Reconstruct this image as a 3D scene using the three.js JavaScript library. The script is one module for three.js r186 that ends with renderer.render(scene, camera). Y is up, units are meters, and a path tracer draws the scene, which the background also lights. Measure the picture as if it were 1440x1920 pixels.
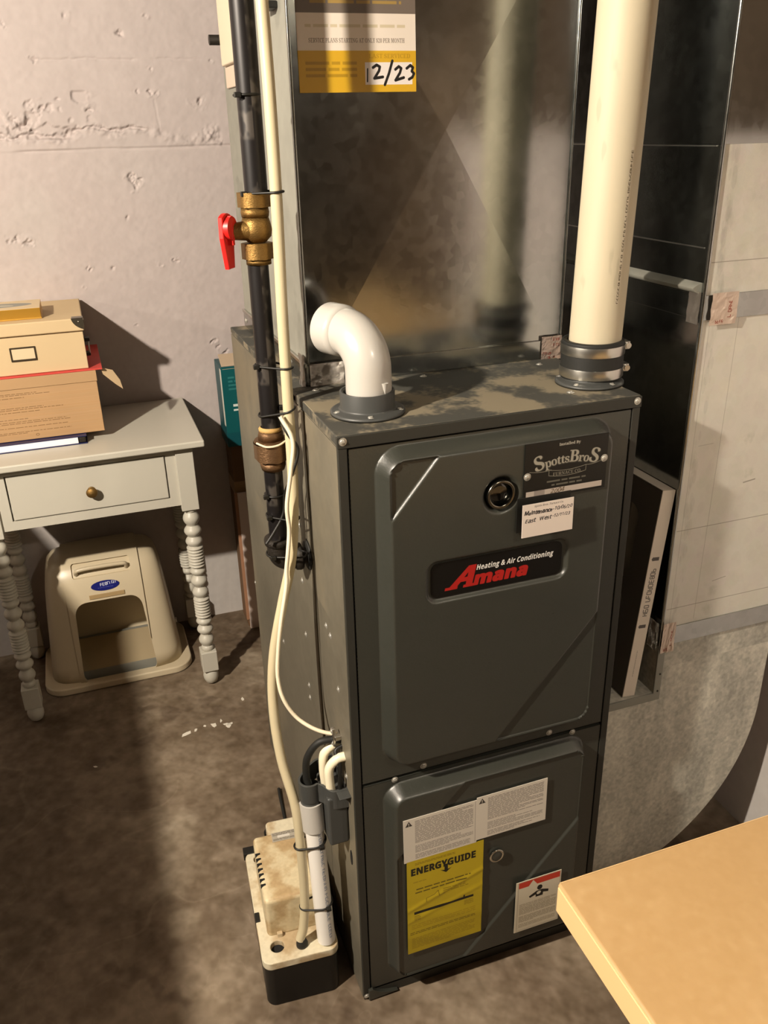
import * as THREE from 'three';
import { RoundedBoxGeometry } from 'three/addons/geometries/RoundedBoxGeometry.js';
import { mergeGeometries } from 'three/addons/utils/BufferGeometryUtils.js';
import { Brush, Evaluator, SUBTRACTION, INTERSECTION } from 'three-bvh-csg';

// ------------------------------------------------------------------ camera, exposure, lights
const scene = new THREE.Scene();
scene.background = new THREE.Color(0x000000);
const camera = new THREE.PerspectiveCamera(61.82, 1440 / 1920, 0.02, 30);
camera.position.set(-0.2738, 1.3627, 0.964);
camera.rotation.order = 'YXZ';
camera.rotation.set(-0.4207, -0.3324, -0.0254);
const renderer = new THREE.WebGLRenderer();
renderer.toneMapping = THREE.LinearToneMapping;
renderer.toneMappingExposure = 1.0;
renderer.shadowMap.enabled = true;
const WARM = new THREE.Color().setRGB(1.0, 0.885, 0.74);
const BULBS = [              // position of each bare bulb, candela
  [-1.30, 1.90, 0.48, 21.5],
  [-3.15, 1.90, 0.30, 5.5],
  [0.45, 1.80, 1.3, 1.5],
];

// ------------------------------------------------------------------ helpers
function rng(seed) { let s = seed >>> 0; return () => { s = (s + 0x6D2B79F5) | 0; let t = Math.imul(s ^ (s >>> 15), 1 | s); t = (t + Math.imul(t ^ (t >>> 7), 61 | t)) ^ t; return ((t ^ (t >>> 14)) >>> 0) / 4294967296; }; }
const taken = {};
function numbered(n) { if (!(n in taken)) { taken[n] = 0; return n; } taken[n]++; return n + '_' + String(taken[n]).padStart(3, '0'); }
function M(name, geo, mat, parent) { const m = new THREE.Mesh(geo, mat); m.name = parent === scene ? numbered(name) : name; m.castShadow = true; m.receiveShadow = true; parent.add(m); return m; }
function thing(name, label, category, pos = [0, 0, 0], group) { const g = new THREE.Group(); g.name = numbered(name); g.position.set(...pos); g.userData = { label, category }; if (group) g.userData.group = group; scene.add(g); return g; }
function struct(o, label) { o.userData.kind = 'structure'; if (label) { o.userData.label = label; } return o; }
function metricUV(g, s = 1) {   // uv in metres from the dominant axis of each face
  if (g.index) g = g.toNonIndexed();
  const p = g.attributes.position, uv = new Float32Array(p.count * 2);
  const a = new THREE.Vector3(), b = new THREE.Vector3(), c = new THREE.Vector3();
  for (let i = 0; i < p.count; i += 3) {
    a.fromBufferAttribute(p, i); b.fromBufferAttribute(p, i + 1); c.fromBufferAttribute(p, i + 2);
    const n = b.clone().sub(a).cross(c.clone().sub(a)); const x = Math.abs(n.x), y = Math.abs(n.y), z = Math.abs(n.z);
    [a, b, c].forEach((v, k) => { let u, w; if (x >= y && x >= z) { u = v.z; w = v.y; } else if (y >= z) { u = v.x; w = v.z; } else { u = v.x; w = v.y; } uv[(i + k) * 2] = u * s; uv[(i + k) * 2 + 1] = w * s; });
  }
  g.setAttribute('uv', new THREE.BufferAttribute(uv, 2)); return g;
}
function strip(g) { for (const k of Object.keys(g.attributes)) if (!['position', 'normal', 'uv'].includes(k)) g.deleteAttribute(k); return g.index ? g.toNonIndexed() : g; }
function merge(list) { return mergeGeometries(list.map(strip)); }
// box from min to max corner, rounded by r, metric uv
function bx(x0, x1, y0, y1, z0, z1, r = 0.001, seg = 2) {
  const w = x1 - x0, h = y1 - y0, d = z1 - z0, rr = Math.min(r, w * .49, h * .49, d * .49);
  const g = rr > 0 ? new RoundedBoxGeometry(w, h, d, seg, rr) : new THREE.BoxGeometry(w, h, d);
  g.translate((x0 + x1) / 2, (y0 + y1) / 2, (z0 + z1) / 2); return metricUV(g);
}
function cyl(r0, r1, h, seg = 32, open = false) { return new THREE.CylinderGeometry(r0, r1, h, seg, 1, open); }
function lathe(pts, seg = 40) { return new THREE.LatheGeometry(pts.map(([r, y]) => new THREE.Vector2(r, y)), seg); }
function tube(pts, r, n = 80, seg = 12) { return new THREE.TubeGeometry(new THREE.CatmullRomCurve3(pts.map(p => new THREE.Vector3(...p)), false, 'centripetal'), n, r, seg); }
function rrShape(x0, x1, y0, y1, r, hole = false) {
  const s = hole ? new THREE.Path() : new THREE.Shape();
  s.moveTo(x0 + r, y0); s.lineTo(x1 - r, y0); s.absarc(x1 - r, y0 + r, r, -Math.PI / 2, 0); s.lineTo(x1, y1 - r); s.absarc(x1 - r, y1 - r, r, 0, Math.PI / 2);
  s.lineTo(x0 + r, y1); s.absarc(x0 + r, y1 - r, r, Math.PI / 2, Math.PI); s.lineTo(x0, y0 + r); s.absarc(x0 + r, y0 + r, r, Math.PI, Math.PI * 1.5); return s;
}
function extr(shape, depth, bevel = 0, curve = 10) { return new THREE.ExtrudeGeometry(shape, { depth, bevelEnabled: bevel > 0, bevelSize: bevel, bevelThickness: bevel, bevelSegments: 3, curveSegments: curve }); }
const clamp = (v, a = 0, b = 1) => Math.min(b, Math.max(a, v));
const smooth = (a, b, v) => { const t = clamp((v - a) / (b - a)); return t * t * (3 - 2 * t); };
const mix = (a, b, t) => a + (b - a) * t;

// periodic value noise
function hash(ix, iy, s) { let h = Math.imul(ix, 374761393) ^ Math.imul(iy, 668265263) ^ Math.imul(s, 2147483647 ^ 1013904223); h = Math.imul(h ^ (h >>> 13), 1274126177); return ((h ^ (h >>> 16)) >>> 0) / 4294967296; }
function vn(x, y, per, s) {
  const x0 = Math.floor(x), y0 = Math.floor(y), fx = x - x0, fy = y - y0, u = fx * fx * (3 - 2 * fx), v = fy * fy * (3 - 2 * fy), m = k => ((k % per) + per) % per;
  const a = hash(m(x0), m(y0), s), b = hash(m(x0 + 1), m(y0), s), c = hash(m(x0), m(y0 + 1), s), d = hash(m(x0 + 1), m(y0 + 1), s);
  return a + (b - a) * u + (c - a) * v + (a - b - c + d) * u * v;
}
function fbm(u, v, base, oct, s) { let t = 0, a = .5, n = 0; for (let o = 0; o < oct; o++) { const p = base << o; t += a * vn(u * p, v * p, p, s + o * 17); n += a; a *= .5; } return t / n; }
function dataTex(size, fn, srgb = true, rep = 1, h = size) {
  const d = new Uint8Array(size * h * 4);
  for (let j = 0; j < h; j++) for (let i = 0; i < size; i++) { const c = fn(i / size, j / h), k = (j * size + i) * 4; d[k] = clamp(c[0]) * 255; d[k + 1] = clamp(c[1]) * 255; d[k + 2] = clamp(c[2]) * 255; d[k + 3] = 255; }
  const t = new THREE.DataTexture(d, size, h, THREE.RGBAFormat); t.wrapS = t.wrapT = THREE.RepeatWrapping; t.magFilter = THREE.LinearFilter; t.minFilter = THREE.LinearMipmapLinearFilter; t.generateMipmaps = true;
  if (srgb) t.colorSpace = THREE.SRGBColorSpace; t.repeat.set(rep, rep); t.needsUpdate = true; return t;
}
const hex = h => [(h >> 16 & 255) / 255, (h >> 8 & 255) / 255, (h & 255) / 255];
const lerp3 = (a, b, t) => [mix(a[0], b[0], t), mix(a[1], b[1], t), mix(a[2], b[2], t)];
function canvasTex(w, h, draw) { const c = document.createElement('canvas'); c.width = w; c.height = h; const x = c.getContext('2d'); draw(x, w, h); const t = new THREE.CanvasTexture(c); t.colorSpace = THREE.SRGBColorSpace; t.anisotropy = 8; return t; }
// thin printed sheet, centred, print on its +z face
function sheet(w, h, t = 0.0008) {
  const g = new THREE.BoxGeometry(w, h, t), uv = g.attributes.uv, n = g.attributes.normal;
  for (let i = 0; i < uv.count; i++) if (n.getZ(i) < .5) uv.setXY(i, .004, .004);
  return g;
}
const std = o => new THREE.MeshStandardMaterial(o);
const phy = o => new THREE.MeshPhysicalMaterial(o);
// grey filler lines for print too small to read
function textLines(x, x0, y0, x1, y1, lh, col, seed, fill = .85) {
  const r = rng(seed); x.fillStyle = col;
  for (let y = y0; y < y1; y += lh) { let px = x0; const end = x1 - (r() > fill ? r() * (x1 - x0) * .6 : 0); while (px < end) { const w = lh * (1 + r() * 4); x.fillRect(px, y, Math.min(w, end - px), lh * .5); px += w + lh * .45; } }
}

function hand(x, str, x0, y0, size, wide, seed, lw) {   // uneven pen lettering
  const r = rng(seed); x.textAlign = 'left'; x.lineWidth = lw; x.font = 'italic ' + size + 'px sans-serif'; const k = wide / x.measureText(str).width; let px = x0;
  for (const ch of str) { const w = x.measureText(ch).width * k, s = .88 + r() * .24; x.save(); x.translate(px, y0 + (r() - .5) * size * .14); x.rotate((r() - .5) * .16); x.scale(k * s, s); x.fillText(ch, 0, 0); if (lw) x.strokeText(ch, 0, 0); x.restore(); px += w; }
}
function glyphRun(x, x0, y0, h, n, col, seed, lw) {   // letter-like strokes for print that cannot be read
  const r = rng(seed); x.strokeStyle = col; x.lineWidth = lw; let px = x0;
  for (let i = 0; i < n; i++) { const w = h * (.45 + r() * .25); if (r() > .86) { px += w; continue; } x.beginPath(); x.moveTo(px, y0); x.lineTo(px, y0 + h); if (r() > .4) { x.moveTo(px, y0); x.lineTo(px + w, y0); } if (r() > .4) { x.moveTo(px, y0 + h / 2); x.lineTo(px + w, y0 + h / 2); } if (r() > .5) { x.moveTo(px + w, y0 + (r() > .5 ? 0 : h / 2)); x.lineTo(px + w, y0 + h); } if (r() > .5) { x.moveTo(px, y0 + h); x.lineTo(px + w, y0 + h); } x.stroke(); px += w * 1.5; }
}
// ------------------------------------------------------------------ materials
const grainTex = dataTex(512, (u, v) => { const n = fbm(u, v, 64, 2, 3), m = fbm(u, v, 6, 4, 9); const k = .5 + (n - .5) * .5 + (m - .5) * .4; return [k, k, k]; }, false);
const spangle = (() => {   // crystalline zinc flakes
  const N = 40, r = rng(5), P = []; for (let i = 0; i < N * N; i++) P.push([r(), r(), r()]);
  return (u, v) => { const x = u * N, y = v * N, ix = Math.floor(x), iy = Math.floor(y); let best = 9, val = 0; for (let b = -1; b <= 1; b++) for (let a = -1; a <= 1; a++) { const cx = ((ix + a) % N + N) % N, cy = ((iy + b) % N + N) % N, p = P[cy * N + cx], dx = ix + a + p[0] - x, dy = iy + b + p[1] - y, d = dx * dx + dy * dy; if (d < best) { best = d; val = p[2]; } } return val; };
})();
const spangleCol = dataTex(512, (u, v) => { const s = spangle(u, v), f = fbm(u, v, 8, 4, 11); const k = .665 + (s - .5) * .035 + (f - .5) * .10; return [k * .985, k, k * .985]; }, true, 2.2);
const spangleRough = dataTex(512, (u, v) => { const s = spangle(u, v), f = fbm(u, v, 6, 4, 21); const k = .16 + (s - .5) * .03 + (f - .5) * .10; return [k, k, k]; }, false, 2.2);
const bumpSp = dataTex(512, (u, v) => { const s = spangle(u, v) * .4 + fbm(u, v, 24, 3, 4) * .6; return [s, s, s]; }, false, 2.2);
const MAT = {};
MAT.galv = std({ map: spangleCol, metalness: 1, roughness: 1, roughnessMap: spangleRough, bumpMap: bumpSp, bumpScale: .00002 });
MAT.galvDull = std({ color: 0xadaca3, metalness: .35, roughness: .62, map: dataTex(512, (u, v) => { const f = fbm(u, v, 4, 5, 31), s = fbm(u * 1, v, 32, 3, 33), d = smooth(.62, .75, fbm(u, v, 10, 4, 35)); const k = .84 + (f - .5) * .16 + (s - .5) * .06 - d * .07; return [k, k, k * .98]; }, true, 1.6) });
MAT.boot = std({ color: 0xe2ded2, metalness: .1, roughness: .6, map: dataTex(512, (u, v) => { const f = fbm(u, v * .25, 16, 4, 41), s = spangle(u * 2, v), g = fbm(u, v, 90, 2, 43), d = smooth(.5, .7, fbm(u, v * .3, 8, 4, 47)); const k = .77 + (f - .5) * .20 + (s - .5) * .06 + (g - .5) * .18 + d * .06; return [k, k, k * .98]; }, true, 2) });
const paintRough = dataTex(512, (u, v) => { const f = fbm(u, v, 6, 4, 51), g = fbm(u, v, 90, 2, 53); const k = .36 + (f - .5) * .14 + (g - .5) * .1; return [k, k, k]; }, false, 3);
const orange = dataTex(512, (u, v) => { const g = fbm(u, v, 100, 2, 57); return [g, g, g]; }, false, 5);
MAT.door = phy({ color: 0x33342e, roughness: 1, roughnessMap: paintRough, bumpMap: orange, bumpScale: .00012, metalness: 0, clearcoat: .5, clearcoatRoughness: .42 });
MAT.frame = std({ color: 0x302f29, roughness: .55, metalness: .15 });
const sideTex = dataTex(512, (u, v) => { const f = fbm(u, v * .6, 5, 5, 61), s = fbm(u, v, 60, 2, 63); const d = smooth(.55, .8, f); const k = .47 + (f - .5) * .10 + (s - .5) * .04; return lerp3([k * .93, k * .885, k * .77], [.52, .48, .40], d * .6); }, true, 1.4);
MAT.side = std({ map: sideTex, roughness: .45, metalness: .2 });
MAT.top = std({ map: dataTex(512, (u, v) => { const f = fbm(u, v, 5, 5, 71), s = fbm(u, v, 60, 2, 73), d = smooth(.42, .62, f + (s - .5) * .15); return lerp3([.25, .245, .22], [.50, .46, .38], d); }, true, 3.2), roughness: .75, metalness: .1 });
MAT.black = std({ color: 0x14130f, roughness: .5 });
MAT.rubber = std({ color: 0x1a1a17, roughness: .62 });
MAT.greyPlastic = std({ color: 0x3f403e, roughness: .45 });
MAT.steel = std({ color: 0xc9c7c0, metalness: 1, roughness: .28 });
MAT.screw = std({ color: 0xbab7ae, metalness: .55, roughness: .32 });
MAT.chrome = std({ color: 0xdedbd2, metalness: 1, roughness: .12 });
MAT.pvc = phy({ color: 0xbcb8b0, roughness: .28, clearcoat: .3, clearcoatRoughness: .15 });
MAT.pvcCream = std({ color: 0xcbc0a8, roughness: .58, map: dataTex(512, (u, v) => { const f = fbm(u, v, 6, 5, 81), d = smooth(.68, .8, fbm(u, v, 20, 3, 83)); const k = .97 + (f - .5) * .06 - d * .06; return [k, k, k * .98]; }) });
MAT.hose = phy({ color: 0xd2c5a2, roughness: .35, transmission: .12, thickness: 0 });
MAT.wire = std({ color: 0xe9dcc0, roughness: .45 });
MAT.brass = std({ color: 0x8a6c3c, metalness: .85, roughness: .5, bumpMap: grainTex, bumpScale: .0006 });
MAT.bronze = std({ color: 0x6d5238, metalness: .7, roughness: .5, bumpMap: grainTex, bumpScale: .0006 });
MAT.red = std({ color: 0xd8201c, roughness: .42 });
MAT.pipe = std({ roughness: .42, metalness: .35, map: dataTex(256, (u, v) => { const f = fbm(u, v, 6, 4, 91), d = smooth(.56, .66, f); return lerp3([.11, .10, .10], [.30, .28, .26], d); }, true, 1) });
MAT.iron = std({ color: 0x2b2620, roughness: .55, metalness: .4, bumpMap: grainTex, bumpScale: .0008 });
MAT.foil = std({ color: 0xd6cfc6, metalness: .9, roughness: .3, bumpMap: dataTex(256, (u, v) => { const f = Math.abs(fbm(u, v, 6, 4, 95) - .5) * 2; return [f, f, f]; }, false, 12), bumpScale: .004 });
MAT.dark = std({ color: 0x050504, roughness: .8 });

// ------------------------------------------------------------------ setting: floor
const BACK = -1.38, RIGHT = 0.875, LEFT = -4.3, FRONT = 4.0, CEIL = 2.2;
const floorCol = dataTex(1536, (u, v) => {     // covers 2.4 m
  const big = fbm(u, v, 3, 5, 101), mid = fbm(u, v, 10, 5, 103), fine = fbm(u, v, 120, 3, 105), wx = (fbm(u, v, 7, 4, 107) - .5) * .09, wy = (fbm(u, v, 7, 4, 109) - .5) * .09;
  let c = lerp3([.41, .35, .28], [.545, .485, .405], smooth(.36, .66, big * .5 + mid * .5));
  c = lerp3(c, [.45, .37, .30], smooth(.52, .68, fbm(u, v, 5, 4, 111)) * .55);
  c = lerp3(c, [.64, .59, .51], smooth(.58, .7, fbm(u + wx, v + wy, 9, 5, 113)) * .5);           // pale efflorescence
  const sc = Math.abs(fbm(u + wy * .6, v + wx * .6, 34, 3, 127) - .5); c = lerp3(c, [.70, .645, .56], smooth(.016, .004, sc) * .10 * smooth(.5, .62, fbm(u, v, 7, 3, 129)));
  const vein = Math.abs(fbm(u + wx, v + wy, 8, 3, 115) - .5); c = lerp3(c, [.74, .69, .60], smooth(.010, .003, vein) * .12 * smooth(.45, .6, fbm(u, v, 4, 3, 117)));
  const dark = smooth(.66, .74, fbm(u, v, 26, 4, 119)); c = lerp3(c, [.33, .27, .21], dark * .5);
  const k = (fine - .5) * .17 + (fbm(u, v, 60, 2, 125) - .5) * .04; return [c[0] + k, c[1] + k, c[2] + k];
}, true);
const floorBump = dataTex(1024, (u, v) => { const k = fbm(u, v, 8, 7, 121) * .7 + fbm(u, v, 140, 2, 123) * .3; return [k, k, k]; }, false);
for (const t of [floorCol, floorBump]) t.repeat.set(1 / 2.4, 1 / 2.4);
floorCol.offset.set(.13, .31); floorBump.offset.set(.13, .31);
MAT.floor = std({ map: floorCol, bumpMap: floorBump, bumpScale: .010, roughness: .72 });
struct(M('floor', bx(LEFT - .2, RIGHT + .2, -.2, 0, BACK - .25, FRONT + .2, 0), MAT.floor, scene), 'stained brown concrete basement floor');

// ------------------------------------------------------------------ setting: walls
const pits = [[-.332, 1.597, 1], [-.197, 1.614, 1], [-.088, 1.581, 1.2], [-.023, 1.614, .8], [-.025, 1.451, 1.8], [-.061, 1.458, 1.2], [.085, 1.433, 2.2], [-.322, 1.394, 2.2], [-.344, 1.399, 2], [-.292, 1.429, 2], [-.18, 1.422, 1.2], [-.092, 1.259, 2.6], [-.123, 1.175, 1], [-.398, 1.141, 1.6], [-.37, 1.13, 1.8], [-.237, 1.061, 1.4], [-.18, 1.051, 1], [-.06, 1.058, 1], [-.018, 1.062, 1.2], [-.027, 1.506, .8], [.121, 1.526, 1], [-.286, 1.528, 1], [-.179, .783, .6], [-.252, 1.012, .6], [-.141, .907, .8], [.056, .846, 1.4], [.082, .814, 1.4], [.07, .83, 1], [-.45, .383, 1.6]];
const crackPts = [[-.40, 1.372], [-.292, 1.365], [-.244, 1.367], [-.193, 1.384], [-.145, 1.377], [-.081, 1.385], [-.032, 1.373], [.004, 1.351], [.056, 1.355], [.084, 1.366], [.135, 1.348]];
function crackY(x) { for (let i = 0; i < crackPts.length - 1; i++) { const [a, b] = crackPts[i], [c, d] = crackPts[i + 1]; if (x >= a && x <= c) return b + (d - b) * (x - a) / (c - a); } return null; }
const N2 = (x, y, f, s) => fbm(x / 2 + .5, y / 2 + .5, f, 3, s);
function wallRelief(x, y) {
  let h = (N2(x, y, 4, 201) - .5) * .006 + (N2(x, y, 40, 203) - .5) * .0022 + (N2(x, y, 200, 205) - .5) * .0007;
  const jag = (N2(x, y, 50, 207) - .5) * .024 + (N2(x, y, 200, 208) - .5) * .010, jag2 = (N2(x, y, 150, 209) - .5), jag3 = (N2(x, y, 170, 210) - .5);
  h -= .0035 * smooth(.0035, .0008, Math.abs(y - 1.3345 + (N2(x, y, 14, 211) - .5) * .004)) * smooth(.3, .42, N2(x, .3, 10, 213)) * smooth(-.37, -.33, x);
  h -= .0022 * smooth(.004, .001, Math.abs(y - 1.527 + jag * .3)) * smooth(.46, .56, N2(x, .7, 12, 215));
  if (y > 1.335) h += .0012;
  const cy = crackY(x);
  if (cy !== null) { const d = y - cy + jag; h -= .007 * smooth(.006, .001, Math.abs(d)) * smooth(.38, .5, N2(x, .2, 16, 217)); h += .009 * smooth(.022, .002, Math.abs(d + .005)) * (N2(x, y, 130, 219) - .42); }
  if (y > 1.36 && y < 1.46 && x < -.15) h -= .0045 * smooth(.52, .62, N2(x, y, 90, 221)) * smooth(-.14, -.22, x) * smooth(.5, .56, N2(x, y, 24, 222));
  if (x > .06 && x < .14 && y > 1.33 && y < 1.39) h += .016 * (N2(x, y, 140, 223) - .45) * smooth(.03, .01, Math.abs(x - .105)) * smooth(.03, .012, Math.abs(y - 1.36));
  for (const [px, py, s] of pits) { const dx = x - px + jag2 * .022 * s, dy = (y - py) * 1.3 + jag3 * .022 * s, d = Math.sqrt(dx * dx + dy * dy); if (d < .05) { h -= .0042 * Math.min(1.5, s) * smooth(.0065 * s, .0015 * s, d); h += .007 * smooth(.013 * s, .003 * s, d) * (N2(x, y, 190, 225) - .45); } }
  h -= .001 * smooth(.0025, .0008, Math.abs(x + .022 + (y - 1.4) * .08)) * (y > 1.37 && y < 1.44 ? 1 : 0);
  return h;
}
function spaced(a, b, c, d, fine, coarse) { const o = []; for (let v = a; v < b - 1e-6; v += coarse) o.push(v); for (let v = b; v < c - 1e-6; v += fine) o.push(v); for (let v = c; v < d - 1e-6; v += coarse) o.push(v); o.push(d); return o; }
function reliefWall() {
  const xs = spaced(LEFT - .1, -.60, .17, RIGHT + .1, .0026, .06), ys = spaced(-.02, .36, 1.66, CEIL + .05, .0026, .04), nx = xs.length, ny = ys.length;
  const pos = new Float32Array(nx * ny * 3), uv = new Float32Array(nx * ny * 2), idx = [];
  for (let j = 0; j < ny; j++) for (let i = 0; i < nx; i++) { const k = j * nx + i; pos[k * 3] = xs[i]; pos[k * 3 + 1] = ys[j]; pos[k * 3 + 2] = BACK + wallRelief(xs[i], ys[j]); uv[k * 2] = xs[i]; uv[k * 2 + 1] = ys[j]; }
  for (let j = 0; j < ny - 1; j++) for (let i = 0; i < nx - 1; i++) { const a = j * nx + i, b = a + 1, c = a + nx, d = c + 1; idx.push(a, b, d, a, d, c); }
  const g = new THREE.BufferGeometry(); g.setAttribute('position', new THREE.BufferAttribute(pos, 3)); g.setAttribute('uv', new THREE.BufferAttribute(uv, 2)); g.setIndex(idx); g.computeVertexNormals();
  return merge([g, bx(LEFT - .2, RIGHT + .2, -.05, CEIL + .05, BACK - .25, BACK - .02, 0)]);
}
const wallCol = dataTex(1024, (u, v) => { const f = fbm(u, v, 4, 6, 231), g = fbm(u, v, 150, 2, 233), p = smooth(.45, .62, fbm(u, v, 3, 4, 235)); const k = (f - .5) * .07 + (g - .5) * .03; const c = lerp3([.745, .725, .705], [.75, .705, .69], p); return [c[0] + k, c[1] + k, c[2] + k]; }, true, .5);
MAT.wall = std({ map: wallCol, roughness: .85, bumpMap: grainTex, bumpScale: .0008 });
MAT.bare = std({ color: 0x575148, roughness: .9, bumpMap: grainTex, bumpScale: .0008 });
struct(M('wall_back', reliefWall(), MAT.wall, scene), 'whitewashed rough concrete basement wall with a crumbling form line');
struct(M('wall_right', bx(RIGHT, RIGHT + .2, -.05, 1.34, BACK - .02, 1.05, 0), MAT.wall, scene), 'whitewashed foundation wall beyond the return duct');
MAT.panel = std({ color: 0x4a3a2a, roughness: .8 });
struct(M('wall_partition', merge([bx(RIGHT + .01, RIGHT + .2, 1.34, CEIL + .05, BACK - .02, 1.05, 0), bx(RIGHT, RIGHT + .2, -.05, CEIL + .05, 1.05, FRONT + .1, 0)]), MAT.panel, scene), 'dark brown boarded partition above and past the foundation wall');
struct(M('wall_left', bx(LEFT - .2, LEFT, -.05, CEIL + .05, BACK - .02, FRONT + .1, 0), MAT.bare, scene), 'bare grey concrete far side wall of the basement');
struct(M('wall_front', bx(LEFT - .2, RIGHT + .2, -.05, CEIL + .05, FRONT, FRONT + .2, 0), MAT.bare, scene), 'bare grey concrete wall across the basement');
const woodTex = dataTex(512, (u, v) => { const g = fbm(u * 1, v * 12, 8, 4, 241), f = fbm(u, v, 30, 3, 243); const t = g * .7 + f * .3; return lerp3([.24, .17, .115], [.40, .295, .20], t); }, true, 1);
MAT.joist = std({ map: woodTex, roughness: .85 });
{ // ceiling boards with the floor joists below them
  const ceil = new THREE.Group(); ceil.name = 'ceiling'; scene.add(ceil); struct(ceil, 'dark wooden joists under floor boards');
  M('subfloor', bx(LEFT - .2, RIGHT + .2, CEIL, CEIL + .1, BACK - .2, FRONT + .2, 0), MAT.joist, ceil);
  const jg = bx(-.02, .02, 2.0, CEIL, BACK, FRONT, .002, 1);
  for (let x = -1.3 + .37 * 5; x > LEFT; x -= .37) { const j = M('joist', jg, MAT.joist, ceil); j.position.x = x; }
}
// bulbs
BULBS.forEach(([x, y, z, cd], i) => {
  const pendant = i === 2;
  const where = ['beside the dark dresser', 'far along the basement', 'above the birch table'][i];
  const t = pendant ? thing('pendant_lamp', 'hanging work lamp with a dark metal shade ' + where, 'lamp', [x, y, z]) : thing('ceiling_lamp', 'bare bulb in a white porcelain holder on a joist ' + where, 'lamp', [x, y, z], 'bare bulbs on the joists');
  if (pendant) {
    M('lamp_shade', lathe([[.0, .072], [.030, .072], [.034, .060], [.130, -.050], [.133, -.050]], 48), std({ color: 0x2a302a, roughness: .5, side: THREE.DoubleSide }), t);
    M('shade_lining', lathe([[.0, .0705], [.028, .0705], [.032, .0585], [.1285, -.050]], 48), std({ color: 0xd8d4c8, roughness: .6, side: THREE.DoubleSide }), t);
    M('cord', cyl(.003, .003, .33, 8).translate(0, .235, 0), MAT.black, t);
    M('socket', lathe([[0, .072], [.016, .072], [.016, .046], [0, .046]], 20), MAT.black, t);
  } else
  M('lamp_holder', lathe([[0, .1], [.052, .1], [.052, .088], [.03, .075], [.024, .05], [0.022, .045], [0, .045]]), MAT.pvc, t);
  const glow = std({ color: 0xfff2dc, emissive: WARM, emissiveIntensity: 12, roughness: .4 });
  const b = M('bulb', lathe([[0, -.035], [.014, -.032], [.026, -.02], [.030, -.004], [.026, .014], [.016, .032], [.013, .046], [0, .046]]), glow, t); b.castShadow = false;
  const l = new THREE.PointLight(WARM, cd, 0, 2); l.name = 'bulb_light'; l.position.set(0, -.002, 0); l.castShadow = true; l.shadow.radius = 1.5; l.shadow.mapSize.set(2048, 2048); t.add(l);
});

// ------------------------------------------------------------------ furnace
const W = .4364, H = 1.02, D = .717;
const F = thing('furnace', 'tall dark grey gas furnace cabinet with two embossed front doors', 'furnace');
{
  M('cabinet', bx(0, W, .004, 1.006, -D, -.004, .002), MAT.side, F);
  M('side_panel', bx(-.0016, .002, .004, 1.004, -.150, -.001, .0007, 1), MAT.side, F);
  M('side_panel', bx(-.0016, .002, .004, 1.004, -D, -.163, .0007, 1), MAT.side, F);
  M('top_panel', merge([bx(-.002, W + .002, 1.006, H, -.2325, .003, .002), bx(-.002, W + .002, 1.006, H - .003, -D, -.2, .002)]), MAT.top, F);
  M('top_lip', bx(-.002, W + .002, 1.003, H - .001, .0, .006, .001), MAT.frame, F);
  M('corner_post', bx(-.001, .011, .006, 1.003, -.004, .005, .001), MAT.frame, F);
  M('corner_post', bx(W - .011, W + .001, .006, 1.003, -.004, .005, .001), MAT.frame, F);
  M('base_rail', merge([bx(.0, W, .0, .02, -.03, .003, .001), bx(0, W, 0, .006, -D, 0, .001)]), MAT.frame, F);
  { // rounded toe tab at the foot of the left corner
    const s = new THREE.Shape(); s.moveTo(0, 0); s.lineTo(.05, .002); s.quadraticCurveTo(.02, .006, .006, .022); s.lineTo(0, .022); s.lineTo(0, 0);
    const g = extr(s, .005, .001); g.translate(.008, .004, .0035); M('toe_tab', g, MAT.door, F);
  }
}
// pressed sheet: a height field with a skirt
function pressed(x0, x1, y0, y1, step, hf, zb = 0) {
  const nx = Math.round((x1 - x0) / step) + 1, ny = Math.round((y1 - y0) / step) + 1, pos = [], uv = [], idx = [];
  for (let j = 0; j < ny; j++) for (let i = 0; i < nx; i++) { const x = x0 + (x1 - x0) * i / (nx - 1), y = y0 + (y1 - y0) * j / (ny - 1); pos.push(x, y, hf(x, y)); uv.push(x, y); }
  for (let j = 0; j < ny - 1; j++) for (let i = 0; i < nx - 1; i++) { const a = j * nx + i, b = a + 1, c = a + nx, d = c + 1; idx.push(a, b, d, a, d, c); }
  const g = new THREE.BufferGeometry(); g.setAttribute('position', new THREE.Float32BufferAttribute(pos, 3)); g.setAttribute('uv', new THREE.Float32BufferAttribute(uv, 2)); g.setIndex(idx); g.computeVertexNormals();
  const e = .0008, t = .004;
  return merge([g, bx(x0, x1, y0, y0 + e, zb - t, hf(x0, y0), 0), bx(x0, x1, y1 - e, y1, zb - t, hf(x0, y1), 0), bx(x0, x0 + e, y0, y1, zb - t, hf(x0, y0), 0), bx(x1 - e, x1, y0, y1, zb - t, hf(x1, y0), 0)]);
}
function rectIn(x, y, x0, x1, y0, y1, r) { const cx = (x0 + x1) / 2, cy = (y0 + y1) / 2, qx = Math.abs(x - cx) - (x1 - x0) / 2 + r, qy = Math.abs(y - cy) - (y1 - y0) / 2 + r; return -(Math.hypot(Math.max(qx, 0), Math.max(qy, 0)) + Math.min(Math.max(qx, qy), 0) - r); }
const roundUp = t => { t = clamp(t); return Math.sin(t * Math.PI / 2) * .7 + t * t * (3 - 2 * t) * .3; };
const ZB = .004, ZF = .030;
function side2(x, y, ax, ay, bx_, by) { const dx = bx_ - ax, dy = by - ay, l = Math.hypot(dx, dy); return ((x - ax) * dy - (y - ay) * dx) / l; }
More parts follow.
